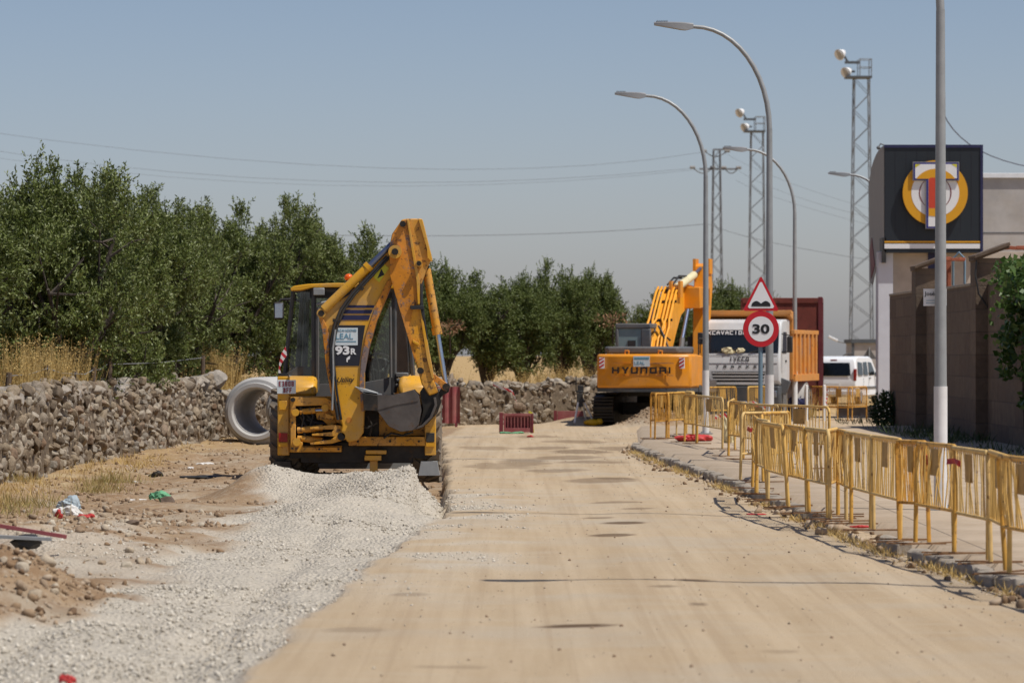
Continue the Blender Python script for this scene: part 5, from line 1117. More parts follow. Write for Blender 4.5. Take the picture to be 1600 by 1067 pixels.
eb('seat_back', MB().obox((-.80, .6, 2.2), (.4, .12, .5)).obox((-.80, .55, 2.48), (.24, .1, .14)), M['black'], cb, .03)
# boom, stick, rams, pipes
bm_ = [(.1, 1.55), (.7, 1.55), (2.1, 2.6), (2.7, 3.0), (3.6, 3.2), (4.75, 3.35), (4.95, 3.6), (4.75, 3.85), (3.6, 3.9), (2.6, 3.8), (1.9, 3.5), (.95, 2.75), (.1, 1.95)]
bo = eb('boom', MB().prism(bm_, 'yz', -.34, .06), M['orange_pipe'], bev=.02)
def on_boom(y): return float(np.interp(y, [.1, .95, 1.9, 2.6, 3.6, 4.7], [1.95, 2.75, 3.5, 3.8, 3.9, 3.85]))
for k, xo in enumerate((-.50, -.40, -.30, -.14, -.04, .06)):
    yy = [.1, .45, .75, 1.0, 1.6, 2.0, 2.35]; sw = [0.02, 0.0, .12*(1 if k % 2 else -1)*(1 if k in (2, 3) else .3), 0, 0, 0, 0]
    b = MB().tube([(xo-.02+sw[i], y, on_boom(y)+.09) for i, y in enumerate(yy)], .034, 8); eb('hydraulic_pipe', b, M['orange_pipe'], bo, smooth=60)
for y in (1.05, 1.7, 2.25): eb('pipe_clamp', MB().box(-.54, .12, y-.03, y+.03, on_boom(y)+.0, on_boom(y)+.07), M['greasy'], bo)
for pts in ([(-.2, .3, 2.1), (.0, .5, 2.45), (.15, .6, 2.3)], [(.15, .3, 2.1), (-.05, .5, 2.5), (-.2, .7, 2.7)], [(-.25, 2.3, 3.85), (-.15, 2.7, 4.05), (.0, 3.1, 4.05)], [(-.1, 2.3, 3.85), (-.02, 2.8, 4.1), (.1, 3.3, 4.1)]): eb('hose', MB().tube(pts, .03, 6), M['black'], bo)
rm = eb('stick_ram', MB().cyl((.0, 2.3, 3.75), (.2, 3.9, 4.15), .11, 16), M['skirt'], bo); eb('ram_rod', MB().cyl((.19, 3.85, 4.14), (.3, 4.8, 4.42), .05, 12), M['rodblue'], rm)
eb('bracket', MB().box(-.17, -.10, 2.1, 2.5, 3.5, 3.95).box(.08, .15, 2.1, 2.5, 3.5, 3.95), M['orange'], bo)
sk2 = eb('stick', MB().prism([(4.55, 4.42), (4.95, 4.5), (5.25, 3.9), (5.0, 3.2), (4.4, 1.4), (4.15, 1.4), (4.3, 2.8), (4.4, 3.6)], 'yz', .1, .5), M['orange'], bev=.02)
eb('gusset', MB().prism([(3.2, 3.2), (4.8, 3.3), (4.8, 3.8), (3.2, 3.8)], 'yz', -.05, .5), M['orange'], bo, .02)
eb('ear', MB().box(.06, .14, 4.5, 5.0, 4.2, 4.62).box(.46, .54, 4.5, 5.0, 4.2, 4.62), M['orange'], sk2)
for sx in (-.62, .34):
    rm = eb('boom_ram', MB().cyl((sx, .75, 1.35), (sx, 1.35, 2.35), .075, 14), M['cover']); eb('ram_rod', MB().cyl((sx, 1.3, 2.3), (sx, 2.2, 3.15), .05, 14), M['rodblue'], rm)
eb('bucket', MB().prism([(4.3, 1.35), (4.6, 1.3), (4.75, .8), (4.4, .3), (3.8, .2), (3.4, .5), (3.9, .8)], 'yz', -.4, .8), M['bucket'])
eb('hand_rail', MB().tube([(1.2, -.9, 1.9), (1.2, -.9, 2.35), (1.2, .2, 2.35), (1.2, .2, 1.9)], .02, 6), M['black'])
mr = eb('mirror', MB().obox((1.12, -.2, 2.35), (.14, .05, .32)), M['black'], bev=.02); eb('mirror_arm', MB().tube([(1.12, -.2, 2.2), (1.1, -.1, 1.95)], .015, 6), M['black'], mr)
for sx in (-1, 1):
    x0 = sx*1.2; pr = [(-1.95, .25), (-1.75, .05), (1.75, .05), (1.95, .25), (2.0, .5), (1.85, .78), (1.6, .86), (-1.6, .86), (-1.85, .78), (-2.0, .5)]
    tk = eb('track', MB().prism(pr, 'yz', x0-.27, x0+.27), M['greasy']); mb = MB()
    for z in (.15, .24, .33, .42, .51, .60, .69, .77): mb.obox((x0, -2.0 if .3 < z < .7 else -1.95, z), (.58, .05, .035))
    for k in range(20): mb.obox((x0, -1.6+.168*k, .875), (.58, .05, .035))
    eb('grousers', mb, M['greasy'], tk)
eb('track_frame', MB().box(-1.0, 1.0, -.6, .6, .3, .62), M['greasy'])

# ------------------------------------------------------------------ dump truck (front towards the viewer)
b_ = math.radians(-13); tk = empty('dump_truck', (6.37, 108, 0), b_); tag(tk, 'white cabbed dump truck with orange tipper body facing the viewer', 'dump truck')
def tb(name, mb, m, parent=tk, bev=0, smooth=38): return mb.build(name, m, parent, smooth, bev)
cabp = [(.06, 1.08), (.0, 1.15), (.0, 1.85), (.06, 1.95), (.22, 2.60), (.34, 2.84), (.6, 2.90), (1.75, 2.92), (1.75, 1.0), (.3, 1.0)]
cb = tb('cab', MB().prism(cabp, 'yz', -1.18, 1.18), M['truckwhite'], bev=.05)
mb = MB()
def fq(mb, x0, x1, z0, z1, o=.012):
    def yz(z): return float(np.interp(z, [1.15, 1.85, 1.95, 2.6, 2.84], [0, 0, .06, .22, .34]))
    v = [mb.bm.verts.new(p) for p in ((x0, yz(z0)-o, z0), (x1, yz(z0)-o, z0), (x1, yz(z1)-o, z1), (x0, yz(z1)-o, z1), (x0, yz(z0)+.02, z0), (x1, yz(z0)+.02, z0), (x1, yz(z1)+.02, z1), (x0, yz(z1)+.02, z1))]
    for f in ((0, 1, 2, 3), (7, 6, 5, 4), (0, 4, 5, 1), (1, 5, 6, 2), (2, 6, 7, 3), (3, 7, 4, 0)): mb.bm.faces.new([v[i] for i in f])
    return mb
ws = tb('windscreen', fq(MB(), -1.12, 1.12, 1.96, 2.60), M['dkglass'], cb)
tb('sun_visor', fq(MB(), -1.13, 1.13, 2.61, 2.80, .05), M['truckwhite'], cb)
block_text('lettering', 'EXCAVACIONES LEAL', M['signwhite'], ws, (0.02, .165, 2.53), (1, 0, 0), (0, .24, .97), 2.1, .11, .024, gap=.3)
tb('wiper', MB().tube([(-.6, .03, 1.98), (.1, .07, 2.1)], .012, 5).tube([(.3, .03, 1.98), (.95, .07, 2.1)], .012, 5), M['black'], cb)
tb('dash_hats', MB().ball((-.35, .05, 2.03), .12, 2, (1.3, .5, .8), .03).ball((-.22, .05, 1.99), .09, 2, (1.5, .5, .6), .03).ball((.05, .05, 2.03), .10, 2, (1.2, .5, .7), .025), M['skirt'], cb)
gr = tb('grille', MB().prism([(-.78, 1.44), (-.72, 1.14), (.72, 1.14), (.78, 1.44)], 'xz', -.03, .0), M['black'], cb)
mb = MB()
for z in (1.20, 1.29, 1.38): mb.box(-.75, .75, -.05, -.028, z, z+.035)
mb.prism([(-.86, 1.46), (-.78, 1.46), (-.70, 1.14), (.70, 1.14), (.78, 1.46), (.86, 1.46), (.76, 1.07), (-.76, 1.07)], 'xz', -.045, -.028)
tb('grille_bars', mb, M['truckwhite'], gr)
block_text('lettering', 'IVECO', M['signblack'], cb, (0.02, -.008, 1.785), (1, 0, 0), (0, 0, 1), .56, .125, .026, gap=.3)
for k, ch in enumerate('TRAKKER'): block_text('lettering', ch, M['signblack'], cb, (-.60+.215*k, -.008, 1.575), (1, 0, 0), (0, 0, 1), .085, .08, .02)
tb('panel_gap', MB().box(-1.1, 1.1, -.006, .004, 1.66, 1.672).box(-1.1, 1.1, -.006, .004, 1.885, 1.9), M['cover'], cb)
tb('side_window', MB().prism([(.4, 1.95), (1.15, 1.95), (1.15, 2.55), (.55, 2.55)], 'yz', 1.178, 1.19), M['dkglass'], cb)
tb('door_handle', MB().box(1.18, 1.2, .95, 1.12, 1.7, 1.76), M['black'], cb)
bp = tb('bumper', MB().prism([(-1.2, .02), (-1.15, -.05), (1.15, -.05), (1.2, .02), (1.2, .5), (-1.2, .5)], 'xy', .42, 1.03), M['cabgrey'], bev=.03)
tb('bumper_skirt', MB().box(-.9, .9, -.06, .2, .46, .62), M['cover'], bp); tb('number_plate', MB().box(-.02, .40, -.075, -.061, .50, .60), M['signwhite'], bp)
for sx in (-1, 1):
    tb('headlight', MB().box(sx*.92-.17, sx*.92+.17, -.065, -.045, .72, .9), M['chrome'], bp, .01)
    tb('step', MB().obox((sx*1.16, .55, .72), (.14, .6, .5)), M['cover'], bev=.03)
    mr = tb('mirror', MB().obox((sx*1.42, .25, 2.2), (.16, .1, .46)), M['black'], bev=.03); tb('mirror_arm', MB().tube([(sx*1.18, .3, 2.5), (sx*1.42, .25, 2.45)], .018, 6).tube([(sx*1.18, .3, 1.98), (sx*1.42, .25, 2.0)], .018, 6), M['black'], mr)
tb('mud_flap', MB().obox((1.25, .2, 1.02), (.3, .06, .42), (0, .35, 0)), M['cover'], bev=.02)
bd = tb('tipper_body', MB().prism([(1.9, 1.2), (6.6, 1.15), (6.6, 2.60), (6.35, 2.45), (6.2, 2.55), (2.0, 2.60), (2.0, 3.14), (1.35, 3.14), (1.35, 3.02), (1.9, 2.9)], 'yz', -1.25, 1.25), M['tipper'], bev=.02)
tb('top_rail', MB().box(-1.3, 1.3, 1.3, 1.42, 3.06, 3.17).box(1.2, 1.31, 1.85, 6.5, 2.5, 2.62), M['tipper'], bd, .01)
mb = MB()
for k in range(6): y = 2.15+.78*k; mb.box(1.25, 1.31, y, y+.2, 1.2, 2.5)
mb.box(1.25, 1.315, 1.95, 6.55, 1.15, 1.35); tb('side_ribs', mb, M['tipper'], bd, .006)
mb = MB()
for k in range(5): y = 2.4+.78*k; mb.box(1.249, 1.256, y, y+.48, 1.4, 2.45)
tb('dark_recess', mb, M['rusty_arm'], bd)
tb('chassis', MB().box(-.45, .45, .3, 6.8, .7, 1.0), M['greasy'])
for y, nm in ((.95, 'front'), (4.3, 'rear'), (5.65, 'rear')):
    for sx in (-1, 1):
        w_ = MB().ring((sx*1.02, y, .5), (1, 0, 0), [(.27, -.15), (.46, -.16), (.5, -.12), (.5, .12), (.46, .16), (.27, .15)], 28); o = tb('wheel', w_, M['tyre']); tb('rim', MB().ring((sx*1.02, y, .5), (1, 0, 0), [(.0001, -.08), (.27, -.12), (.27, .12), (.0001, .08)], 20), M['steel'], o)
pts = [(4.3+.62*math.cos(t), .5+.62*math.sin(t)) for t in np.linspace(.2, 2.9, 12)]
tb('mudguard', MB().prism(pts+[(4.3+(a-4.3)*.92, .5+(b-.5)*.92) for a, b in pts[::-1]], 'yz', .75, 1.28), M['concrete'])

# ------------------------------------------------------------------ red trailer, van, far car
tr = empty('tipper_trailer', (8.52, 122, -.06), math.radians(-5)); tag(tr, 'tall dark red steel trailer body standing behind the dump truck', 'trailer')
tr_b = MB().box(-1.25, 1.2, 0, 5, .35, 3.75).build('box_body', M['trailer'], tr, bev=.03)
mb = MB().box(1.2, 1.34, -.03, .1, .2, 3.8).box(1.2, 1.34, 4.9, 5.03, .2, 3.8).box(1.2, 1.34, .1, 4.9, 3.65, 3.8)
for k in range(6): mb.box(1.2, 1.32, .8*k+.5, .8*k+.62, .3, 3.65)
for z in (.7, 1.3, 1.9, 2.5, 3.1): mb.box(1.2, 1.30, .1, 4.9, z, z+.08)
mb.build('rib_frame', M['maroondk'], tr, None, .006); MB().box(-1.2, 1.2, -.03, -.002, 3.6, 3.77).build('top_rail', M['trailer'], tr, bev=.008)
for sx in (-.9, .9): MB().ring((sx, 3.6, .45), (1, 0, 0), [(.0001, -.15), (.45, -.15), (.45, .15), (.0001, .15)], 24).build('wheel', M['tyre'], tr)
MB().box(-.9, .9, .6, .8, 0.06, .36).build('prop_leg', M['greasy'], tr)

def car(name, label, cat, loc, rz, Lc, Wc, prof, belt, roof_in, body_m, win, seed=0):
    """prof: side outline (y from the rear, z); verts above the belt lean inwards"""
    r = empty(name, loc, rz); tag(r, label, cat)
    mb = MB().prism(prof, 'yz', -Wc/2, Wc/2); mx = max(p[1] for p in prof)
    for v in mb.bm.verts:
        if v.co.z > belt: v.co.x *= 1-roof_in*(v.co.z-belt)/(mx-belt)
    mb.build('body', body_m, r, bev=.06)
    return r
vp = [(.05, .28), (0, .45), (-.02, .85), (.03, 1.05), (.12, 1.60), (.25, 1.74), (.6, 1.79), (2.4, 1.78), (2.75, 1.70), (3.3, 1.18), (3.95, 1.0), (4.15, .8), (4.15, .3)]
vz = gz(11.95, 143)
van = car('white_van', 'white small van seen from behind beyond the side street barriers', 'van', (11.95, 143, vz), math.radians(-19), 4.15, 1.80, vp, 1.0, .1, M['vanwhite'], None)
def vb(name, mb, m, bev=0, parent=None): return mb.build(name, m, parent or van, 38, bev)
mb = MB(); v = [mb.bm.verts.new(p) for p in ((-.68, .015, 1.06), (.68, .015, 1.06), (.62, .105, 1.55), (-.62, .105, 1.55))]; mb.bm.faces.new(v); bmesh.ops.solidify(mb.bm, geom=mb.bm.faces[:], thickness=.03)
bmesh.ops.translate(mb.bm, verts=mb.bm.verts, vec=(0, -.03, 0)); vb('rear_window', mb, M['dkglass'])
def side_quad(pts, m, name):
    mb = MB(); q = []
    for y, z in pts: q.append(mb.bm.verts.new((.90*(1-.1*(z-1.0)/.79)+.012, y, z)))
    mb.bm.faces.new(q); vb(name, mb, m)
side_quad([(.35, 1.08), (1.05, 1.08), (1.05, 1.55), (.4, 1.58)], M['dkglass'], 'side_window'); side_quad([(1.2, 1.08), (1.85, 1.08), (1.8, 1.58), (1.2, 1.57)], M['dkglass'], 'side_window'); side_quad([(2.0, 1.08), (3.0, 1.10), (2.5, 1.55), (2.0, 1.58)], M['dkglass'], 'side_window')
for sx in (-1, 1): vb('tail_light', MB().box(sx*.84-.05, sx*.84+.05, -.02, .12, .88, 1.32), M['lightred'], .01); vb('mirror', MB().obox((sx*1.02, 2.9, 1.12), (.2, .14, .22)), M['black'], .04)
vb('rear_bumper', MB().box(-.88, .88, -.06, .08, .34, .52), M['white'], .03); vb('brake_light', MB().box(-.12, .12, .12, .15, 1.63, 1.67), M['lightred']); vb('number_plate', MB().box(-.26, .26, -.035, -.02, .68, .79), M['signwhite'])
vb('door_moulding', MB().box(.90, .925, .5, 3.1, .58, .66), M['cover']); vb('door_handle', MB().box(.90, .925, 2.05, 2.2, .95, .99), M['black']); vb('door_seam', MB().box(.899, .906, 1.12, 1.13, .4, 1.0).box(.899, .906, 1.93, 1.94, .4, 1.0), M['cover'])
for y in (.75, 3.35):
    for sx in (-1, 1): w_ = vb('wheel', MB().ring((sx*.80, y, .31), (1, 0, 0), [(.0001, -.09), (.28, -.1), (.31, -.08), (.31, .08), (.28, .1), (.0001, .09)], 24), M['tyre']); vb('rim', MB().ring((sx*.80, y, .31), (1, 0, 0), [(.0001, -.1), (.2, -.105), (.2, .105), (.0001, .1)], 20), M['steel'], 0, w_)
cpf = [(.05, .3), (0, .8), (.5, .95), (1.0, 1.38), (1.6, 1.45), (2.5, 1.42), (3.2, .98), (4.1, .85), (4.2, .35)]
zf = Z_(567, 175)-1.45
car_ = car('parked_car', 'dark car roof just showing above the white van', 'car', (X_(1300, 175), 175, zf), math.radians(80), 4.2, 1.7, cpf, .95, .18, M['cabgrey'], None)
MB().prism([(1.1, 1.0), (3.0, 1.0), (2.45, 1.36), (1.45, 1.38)], 'yz', -.80, .80).build('windows', M['dkglass'], car_)
for y in (.8, 3.3): MB().ring((.7, y, .3), (1, 0, 0), [(.0001, -.1), (.3, -.1), (.3, .1), (.0001, .1)], 20).build('wheel', M['tyre'], car_)

# ------------------------------------------------------------------ shop building with the black sign box
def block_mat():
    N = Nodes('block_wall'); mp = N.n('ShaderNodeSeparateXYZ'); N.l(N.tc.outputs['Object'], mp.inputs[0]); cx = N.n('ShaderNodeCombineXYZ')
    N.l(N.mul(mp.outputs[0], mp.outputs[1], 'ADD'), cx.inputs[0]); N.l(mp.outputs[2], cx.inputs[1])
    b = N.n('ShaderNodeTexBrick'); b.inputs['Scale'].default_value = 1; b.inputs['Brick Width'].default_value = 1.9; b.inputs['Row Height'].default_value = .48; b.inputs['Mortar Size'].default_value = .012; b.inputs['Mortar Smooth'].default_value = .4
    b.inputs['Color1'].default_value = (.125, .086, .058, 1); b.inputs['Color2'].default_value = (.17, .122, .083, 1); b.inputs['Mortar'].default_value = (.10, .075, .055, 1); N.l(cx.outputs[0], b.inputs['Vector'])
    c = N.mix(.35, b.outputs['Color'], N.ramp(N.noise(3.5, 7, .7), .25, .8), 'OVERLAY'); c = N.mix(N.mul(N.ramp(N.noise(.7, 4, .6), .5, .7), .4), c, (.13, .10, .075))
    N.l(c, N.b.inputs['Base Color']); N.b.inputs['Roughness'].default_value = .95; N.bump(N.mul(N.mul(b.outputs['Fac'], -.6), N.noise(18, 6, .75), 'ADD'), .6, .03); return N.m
M['block'] = block_mat()
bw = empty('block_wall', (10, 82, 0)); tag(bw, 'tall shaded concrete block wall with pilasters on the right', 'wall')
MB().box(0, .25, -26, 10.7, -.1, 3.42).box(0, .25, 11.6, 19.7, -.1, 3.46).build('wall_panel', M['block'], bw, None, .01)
MB().box(-.02, .27, -26, -1.5, 3.42, 3.48).box(-.02, .27, -.4, 10.7, 3.42, 3.48).box(-.02, .27, 11.6, 19.7, 3.46, 3.52).build('coping', M['kerb'], bw, None, .01)
for y0, zt, lb in ((10.7, 4.0, 'p1'), (-1.3, 3.95, 'p2')):
    p_ = MB().box(-.26, .42, y0, y0+.9, -.1, zt).build('pilaster', M['block'], bw, None, .012)
    MB().obox((.08, y0+.4, zt+.16), (0.8, 1.1, .07), (0, -.36, 0)).obox((.08, y0+.4, zt+.10), (0.8, .9, .05), (0, -.36, 0)).build('tile_cap', M['wood'], p_, bev=.01)
    mb = MB()
    for k in range(4): mb.obox((.36+.19*k*.9, y0+.2, zt+.22), (.17, .25, .07), (random.uniform(-.1, .1), random.uniform(-.1, .1), 0))
    mb.build('loose_bricks', M['brickred'], p_, bev=.006)
MB().box(.5, .68, 11.4, 11.9, 3.4, 4.3).build('brick_stub', M['brickred'], bw, None, .006)
MB().tube([(.72, 11.3, 3.3), (.72, 11.3, 4.25), (.86, 11.3, 4.4), (1.0, 11.3, 4.25), (1.0, 11.3, 3.6)], .03, 8).build('pipe', M['plastgreen'] if 0 else M['signpost'], bw)
MB().tube([(-.24, -1.35, 3.9), (-.27, -1.36, 3.6), (-.2, -1.36, 3.2), (0, -1.36, 2.9)], .02, 6).build('cable', M['black'], bw)
sg = empty('pole_notice', (X_(1443, 44.9), 44.9, Z_(478, 44.9))); tag(sg, 'small white notice strapped behind the nearest lamp post', 'notice')
MB().box(0, .27, 0, .012, 0, .20).build('board', M['signwhite'], sg); text('lettering', 'José', M['signblack'], sg, (.07, -.003, .135), (1, 0, 0), (0, .0, 1), .12, .06, .008); MB().box(.03, .2, -.003, -.001, .06, .066).box(.03, .2, -.003, -.001, .03, .036).build('small_print', M['stickerblue'], sg)
# vine and bushes
vn_ = empty('climbing_vine', (9.95, 74.2, 0)); tag(vn_, 'bright green vine hanging over the block wall at the right edge', 'vine'); Q = []
rng = np.random.default_rng(5)
for k in range(2900):
    z = rng.uniform(.95, 3.75); wdt = 1.15*np.interp(z, [.9, 1.5, 2.4, 3.3, 4.1], [.18, .45, .7, .95, .8]); y = rng.normal(-.3, 1.35*wdt); Q.append((-.04-.34*rng.random()**1.5*np.interp(z, [.9, 2, 4], [.5, 1, 1.2])+.12*np.sin(z*2+y*2), y, z))
Q = np.array(Q); k = fb(Q[:, 1]*1.0, Q[:, 2], 1.6, 90, 3) > -.06; Q = Q[k]
quad_obj('leaves', leaf_quads(Q, rng.normal(size=Q.shape)+[-.4, -.3, -.2], rng.uniform(.1, .19, len(Q)), rng.uniform(.09, .16, len(Q)), rng), M['vine'], vn_)
MB().tube([(0, 0, 0), (-.1, -.2, 1.2), (.05, .1, 2.4), (.1, .3, 3.5)], .035, 6, r1=.02).tube([(-.1, -.2, 1.2), (-.15, -.9, 2.4), (0, -1.4, 3.4)], .025, 6, r1=.01).build('stem', M['bark'], vn_)
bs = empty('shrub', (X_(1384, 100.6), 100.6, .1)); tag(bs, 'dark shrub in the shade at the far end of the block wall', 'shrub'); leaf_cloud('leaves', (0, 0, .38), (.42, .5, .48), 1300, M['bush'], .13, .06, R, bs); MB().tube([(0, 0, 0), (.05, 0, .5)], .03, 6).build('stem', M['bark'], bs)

sb = empty('shop_building', (11.2, 115, 0)); tag(sb, 'beige shop building carrying the black sign box behind the block wall', 'building')
MB().box(.25, 12, .4, 5.5, -.3, 5.0).build('wall', M['render'], sb, None, .01)
MB().box(-.22, .24, .25, .75, -.3, 5.0).box(.13, .245, .76, 4.6, -.3, 4.75).build('corner_column', M['whitecol'], sb, None, .02)
MB().box(2.9, 12, 5.6, 14, -.3, 7.45).build('upper_wall', M['greywall'], sb, None, .01)
MB().box(2.85, 12.1, 5.5, 14.1, 7.45, 7.6).build('parapet', M['white'], sb, None, .01)
MB().box(2.9, 12, 5.585, 5.6, 5.72, 5.745).build('wall_joint', M['dkroof'], sb)
MB().box(1.3, 1.55, .36, .4, 4.0, 4.99).build('blue_bracket', M['navy'], sb)
sx0, sx1 = X_(1382, 115)-11.2, X_(1535, 115)-11.2; z0, z1 = Z_(395, 115), Z_(228, 115)
bx = MB().box(sx0, sx1, 0, 1.4, z0, z1).build('sign_box', M['signboard'], sb, None, .01)
mb = MB(); prof = []
for k in range(13):
    t = k/12*math.pi/2; prof.append((1.405+3.2*math.sin(t)*0+3.2*(1-math.cos(t)) if 0 else 4.6*math.sin(t), z1-1.05*(1-math.cos(t))))
pf = [(.02, z0)]+[(max(.02, a), b) for a, b in prof]+[(4.6, z0-.75), (3.6, z0-.9), (2.2, z0-.3)]
mb.prism(pf, 'yz', sx0-.03, sx0-.004); mb.build('curved_side_panel', M['sidepanel'], bx, 40)
MB().box(sx0, sx1-.2, 1.41, 4.5, z0, z1-1.1).build('rear_box', M['sidepanel'], bx)
MB().prism([(2.6, z0-.3), (3.8, z0-.7), (4.2, z0+.2), (3.6, z0+.55)], 'yz', sx0-.05, sx0-.031).build('red_side_logo', M['maroondk'], bx)
MB().box(sx0-.06, sx0+.05, .0, .9, z0-.3, z0+.45).build('side_lamp', M['black'], bx)
fy = -.012
MB().box(sx0-.02, sx1+.02, -.03, .0, z1-.06, z1+.03).box(sx1-.06, sx1+.02, -.03, 0, z0, z1-.061).build('edge_trim', M['navy'], bx)
mb = MB()
for k in range(1, 9): xx = sx0+(sx1-sx0)*k/9; mb.box(xx-.006, xx+.006, -.006, .0, z0+.62, z1-.06)
mb.build('cladding_seams', M['decal'], bx)
def zz(py): return Z_(py, 115)
MB().box(sx0, sx1-.07, -.02, -.001, zz(388.5), zz(381)).build('white_stripe', M['signwhite'], bx); MB().box(sx0, sx1-.07, -.02, -.001, zz(379.5), zz(376.8)).build('orange_stripe', M['logo_orange'], bx)
lx, lz = X_(1460.3, 115)-11.2, zz(302); lr = 50.8*115/F
lg = MB().ring((lx, -0.200, lz), (0, 1, 0), [(.0001, 0), (lr, 0), (lr, .1), (.0001, .1)], 64).build('round_logo', M['logo_orange'], bx)
MB().ring((lx, -0.206, lz), (0, 1, 0), [(.0001, 0), (lr*.735, 0), (lr*.735, .004), (.0001, .004)], 64).build('white_disc', M['signwhite'], lg)
for t0, t1 in ((2.0, 4.3), (-1.2, 1.15)):
    pts = [(lx+lr*.5*math.cos(t), lz+lr*.5*math.sin(t)) for t in np.linspace(t0, t1, 16)]; q = [(lx+(.0)+lr*(.5-.035*math.sin(math.pi*(i/15)))*math.cos(t), lz+lr*(.5-.035*math.sin(math.pi*(i/15)))*math.sin(t)) for i, t in enumerate(np.linspace(t0, t1, 16))]
    pts2 = pts+q[1:-1][::-1]; MB().prism(pts2, 'xz', -0.214, -0.208).build('arc', M['maroondk'], lg)
def lp(px, py): return (X_(px, 115)-11.2, zz(py))
def tri_T(o): return [lp(1426-o, 255-o), lp(1496+o, 255-o), lp(1496+o, 282+o), lp(1475+o, 282+o), lp(1475+o, 357+o), lp(1446-o, 357+o), lp(1446-o, 282+o), lp(1426-o, 282+o)]
T_ = MB().prism(tri_T(1.2), 'xz', -0.280, -0.210).build('letter_outline', M['sidepanel'], lg)
MB().prism(tri_T(0), 'xz', -0.286, -0.281).build('blue_letter', M['logo_blue'], T_); MB().prism([lp(1428.5, 257.5), lp(1493.5, 257.5), lp(1493.5, 279.5), lp(1428.5, 279.5)], 'xz', -0.291, -0.287).build('white_bar', M['signwhite'], T_)
MB().prism([lp(1449, 281), lp(1472.5, 281), lp(1472.5, 354.5), lp(1449, 354.5)], 'xz', -0.291, -0.287).build('white_stem', M['signwhite'], T_)
arc = [lp(1460.5+lr/115*F*.735*math.cos(t), 302-lr/115*F*.735*math.sin(t)) for t in np.linspace(.62, math.pi-.62, 18)]
arc = [(max(min(a, lp(1493, 0)[0]), lp(1429, 0)[0]), min(b, lp(0, 258)[1])) for a, b in arc]
MB().prism(arc, 'xz', -0.296, -0.292).build('orange_arc', M['logo_orange'], T_)
MB().prism([lp(1449.5, 281), lp(1452, 278.5), lp(1470, 278.5), lp(1472, 281), lp(1472, 326), lp(1449.5, 326)], 'xz', -0.299, -0.292).build('red_stem', M['logo_red'], T_); MB().prism([lp(1449.5, 326.3), lp(1472, 326.3), lp(1472, 340), lp(1449.5, 338)], 'xz', -0.299, -0.292).build('orange_stem', M['logo_orange'], T_)
MB().prism([lp(1428.5, 257.5), lp(1437, 257.5), lp(1428.5, 263)], 'xz', -0.296, -0.292).prism([lp(1493.5, 257.5), lp(1485, 257.5), lp(1493.5, 263)], 'xz', -0.296, -0.292).build('yellow_corner', M['logo_yellow'], T_)
MB().cyl((lx, -.12, lz), (lx, 0, lz), .25, 16).build('stand_off', M['black'], lg)
MB().tube([(sx0+.1, .2, z1), (sx0-.1, .2, z1+.07), (sx0-.16, .2, z1-.03)], .02, 6).ball((sx0-.16, .2, z1-.05), .06, 2).build('camera', M['cover'], bx)

# ------------------------------------------------------------------ far skyline: kiosk, masts, pylon, wires
k_ = empty('kiosk', (X_(1333, 190), 190, -.3)); tag(k_, 'small pale building with dark flat roof far down the side street', 'building')
wK = X_(1420, 190)-X_(1333, 190); MB().box(0, wK, 0, 4, 0, Z_(536, 190)+.3).build('wall', M['greywall'], k_); MB().box(-.1, wK+.1, -.1, 4.1, Z_(536, 190)+.3, Z_(530, 190)+.3).build('roof', M['dkroof'], k_); MB().box(-.08, 0.05, -.05, .0, 0, Z_(536, 190)+.3).build('drain_pipe', M['dkroof'], k_)
t_ = empty('traffic_sign', (X_(1358, 160), 160, -.3)); tag(t_, 'grey back of a triangular road sign before the small pale building', 'traffic sign')
MB().tube([(0, 0, 0), (0, 0, Z_(542, 160)+.3)], .03, 8).build('post', M['steel'], t_); MB().prism([(-.32, Z_(561, 160)+.3), (.32, Z_(561, 160)+.3), (0, Z_(543, 160)+.3)], 'xz', .03, .045).build('plate', M['cover'], t_)
l_ = empty('street_lamp', (X_(1330, 200), 200, -.3)); tag(l_, 'small distant street lamp with a pale head above the van', 'street lamp')
zl = Z_(538, 200)+.3; MB().tube([(0, 0, 0), (0, 0, zl), (-.7, 0, zl+.15)], .035, 6).build('pole', M['steel'], l_); MB().obox((-.95, 0, zl+.3), (.55, .2, .13), (0, .45, 0)).build('lamp_head', M['white'], l_, bev=.03)
r = empty('barrier_gate', (X_(1306, 165), 165, -.3)); tag(r, 'thin grey post with camera arm above the van roof', 'post'); MB().tube([(0, 0, 0), (0, 0, 1.9), (.4, 0, 2.2), (.7, 0, 2.25)], .03, 6).build('pole', M['cover'], r); MB().obox((.62, 0, 2.1), (.2, .2, .14)).build('camera_head', M['black'], r)

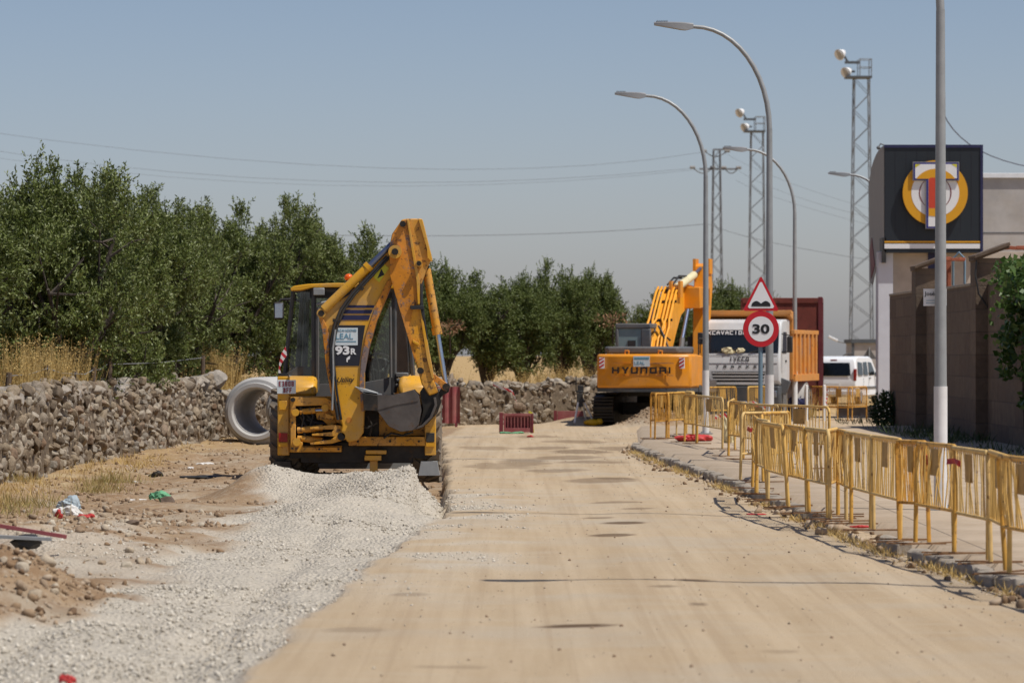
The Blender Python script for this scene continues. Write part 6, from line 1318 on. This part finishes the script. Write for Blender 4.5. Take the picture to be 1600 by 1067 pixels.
def lattice(mb, w0, w1, z0, z1, n, r=.05, rb=.03):
    def c(z, k): w = (w0+(w1-w0)*(z-z0)/(z1-z0))/2; return Vector(((-w, w, w, -w)[k], (-w, -w, w, w)[k], z))
    zs = [z0+(z1-z0)*i/n for i in range(n+1)]
    for k in range(4):
        mb.tube([c(z0, k), c(z1, k)], r, 5)
        for i in range(n):
            a, b = (k, (k+1) % 4) if (i+k//2) % 2 else ((k+1) % 4, k); mb.tube([c(zs[i], a), c(zs[i+1], b)], rb, 4)
    return mb
def mast(px, top, Y, w0, w1, lb, dirs=(-1,)):
    z1 = Z_(top, Y)+.3; r = empty('floodlight_mast', (X_(px, Y), Y, -.3), .03); tag(r, lb, 'floodlight mast', 'floodlight masts'); lattice(MB(), w0, w1, 0, z1, 19, .055, .03).build('lattice', M['lattice'], r)
    p = MB().box(-1.25, .75, -.8, .8, z1, z1+.16).build('platform', M['dkroof'], r); mb = MB()
    for x in (-.2, .7):
        for y in (-.75, .75): mb.tube([(x, y, z1+.15), (x, y, z1+1.5)], .04, 5)
    for z in (.85, 1.48):
        mb.tube([(-.2, -.75, z1+z), (.7, -.75, z1+z), (.7, .75, z1+z), (-.2, .75, z1+z)], .035, 5)
    mb.build('railing', M['lattice'], p)
    for dx, dz in ((-1.25, .55), (-1.75, 1.95)):
        f = MB().tube([(dx+.35, .25, z1+dz+.1), (dx-.0, -.12, z1+dz-.12)], .25, 16, r1=.46).build('floodlight', M['white'], r); MB().tube([(dx+.02, -.11, z1+dz-.11), (dx-.025, -.14, z1+dz-.135)], .38, 16).build('lens', M['concrete'], f); MB().tube([(dx+.3, 0, z1+dz), (dx+.75, 0, z1+min(dz, 1.2))], .09, 6).build('bracket', M['dkroof'], f)
    MB().box(-1.3, -.1, -.1, .1, z1+1.15, z1+1.35).build('upper_arm', M['dkroof'], r)
mast(1346, 123, 300, 1.75, 1.15, 'taller lattice floodlight mast just left of the black sign box')
mast(1183, 207, 370, 1.75, 1.15, 'lattice floodlight mast between the two curved lamps')
Yp = 330.; z1 = Z_(233, Yp)+.3; r = empty('power_pylon', (X_(1120, Yp), Yp, -.3), .1); tag(r, 'slim lattice power pylon with looped cables behind the third lamp', 'pylon'); lattice(MB(), 1.1, .55, 0, z1, 22, .055, .03).build('lattice', M['lattice'], r)
MB().box(-.2, 1.0, -.08, .08, z1-.12, z1+.03).box(-1.5, 1.7, -.08, .08, Z_(264, Yp)+.2, Z_(264, Yp)+.36).build('cross_arm', M['lattice'], r)
mb = MB(); lp_ = MB()
for x0, x1, z in ((-2.1, -.35, Z_(262, Yp)+.3), (.6, 1.9, Z_(262, Yp)+.3), (-1.1, .9, Z_(236, Yp)+.3)):
    d_ = .5 if z > 17 else 1.35; lp_.tube([(x0+(x1-x0)*k/10, -.1, z-d_*math.sin(math.pi*k/10)) for k in range(11)], .045, 5)
    for xx in (x0, x1): mb.tube([(xx-.22, 0, z), (xx+.22, 0, z)], .13, 8)
lp_.build('jumper_loop', M['signpost'] if 0 else M['cover'], r); mb.build('insulator', M['sidepanel'], r)
def wire(label, pts, Y, rad=.035, Ys=None):
    mb = MB(); a = [P(px, py, (Ys[i] if Ys else Y)) for i, (px, py) in enumerate(pts)]; out = []
    for i in range(len(a)-1):
        for k in range(8): out.append(a[i].lerp(a[i+1], k/8))
    out.append(a[-1]); o = mb.tube(out, rad, 4).build('power_line', M['cable']); tag(o, label, 'power line', 'overhead lines')
def sag(p0, pm, p1, n=10):
    out = []
    for k in range(n+1):
        t = k/n; out.append(tuple((2*(t-.5)*(t-1))*p0[i]+(4*t*(1-t))*pm[i]+(2*t*(t-.5))*p1[i] for i in (0, 1)))
    return out
wire('uppermost overhead line across the left sky', sag((-80, 198), (600, 263), (1105, 237)), 330, .017)
wire('second overhead line across the left sky', sag((-80, 224), (500, 283), (1084, 263)), 330, .017)
wire('third overhead line running close below the second', sag((-80, 236), (520, 290), (1110, 263)), 330, .013)
wire('single line crossing behind the backhoe boom', sag((430, 366), (800, 367), (1106, 350)), 250, .022)
wire('line falling right from the lamp towards the mast', sag((1106, 350), (1220, 382), (1420, 415)), 250, .018)
wire('upper line falling right from the pylon top', sag((1130, 238), (1240, 288), (1400, 338)), 330, .012)
wire('middle line falling right from the pylon arm', sag((1150, 264), (1240, 306), (1400, 350)), 330, .012)
wire('lower line falling right from the pylon arm', sag((1150, 282), (1240, 318), (1400, 362)), 330, .012)
wire('dark cable drooping at the right above the sign box', sag((1473, 175), (1530, 235), (1640, 266)), 128, .03)
o = MB().tube([(0, 0, 0), (0, 0, Z_(145, 128))], .12, 8, r1=.07).build('wooden_pole', M['wood']); o.location = (X_(1473.5, 128), 128, 0); tag(o, 'brown wooden pole showing behind the nearest lamp post', 'pole')

bpy.context.view_layer.update()
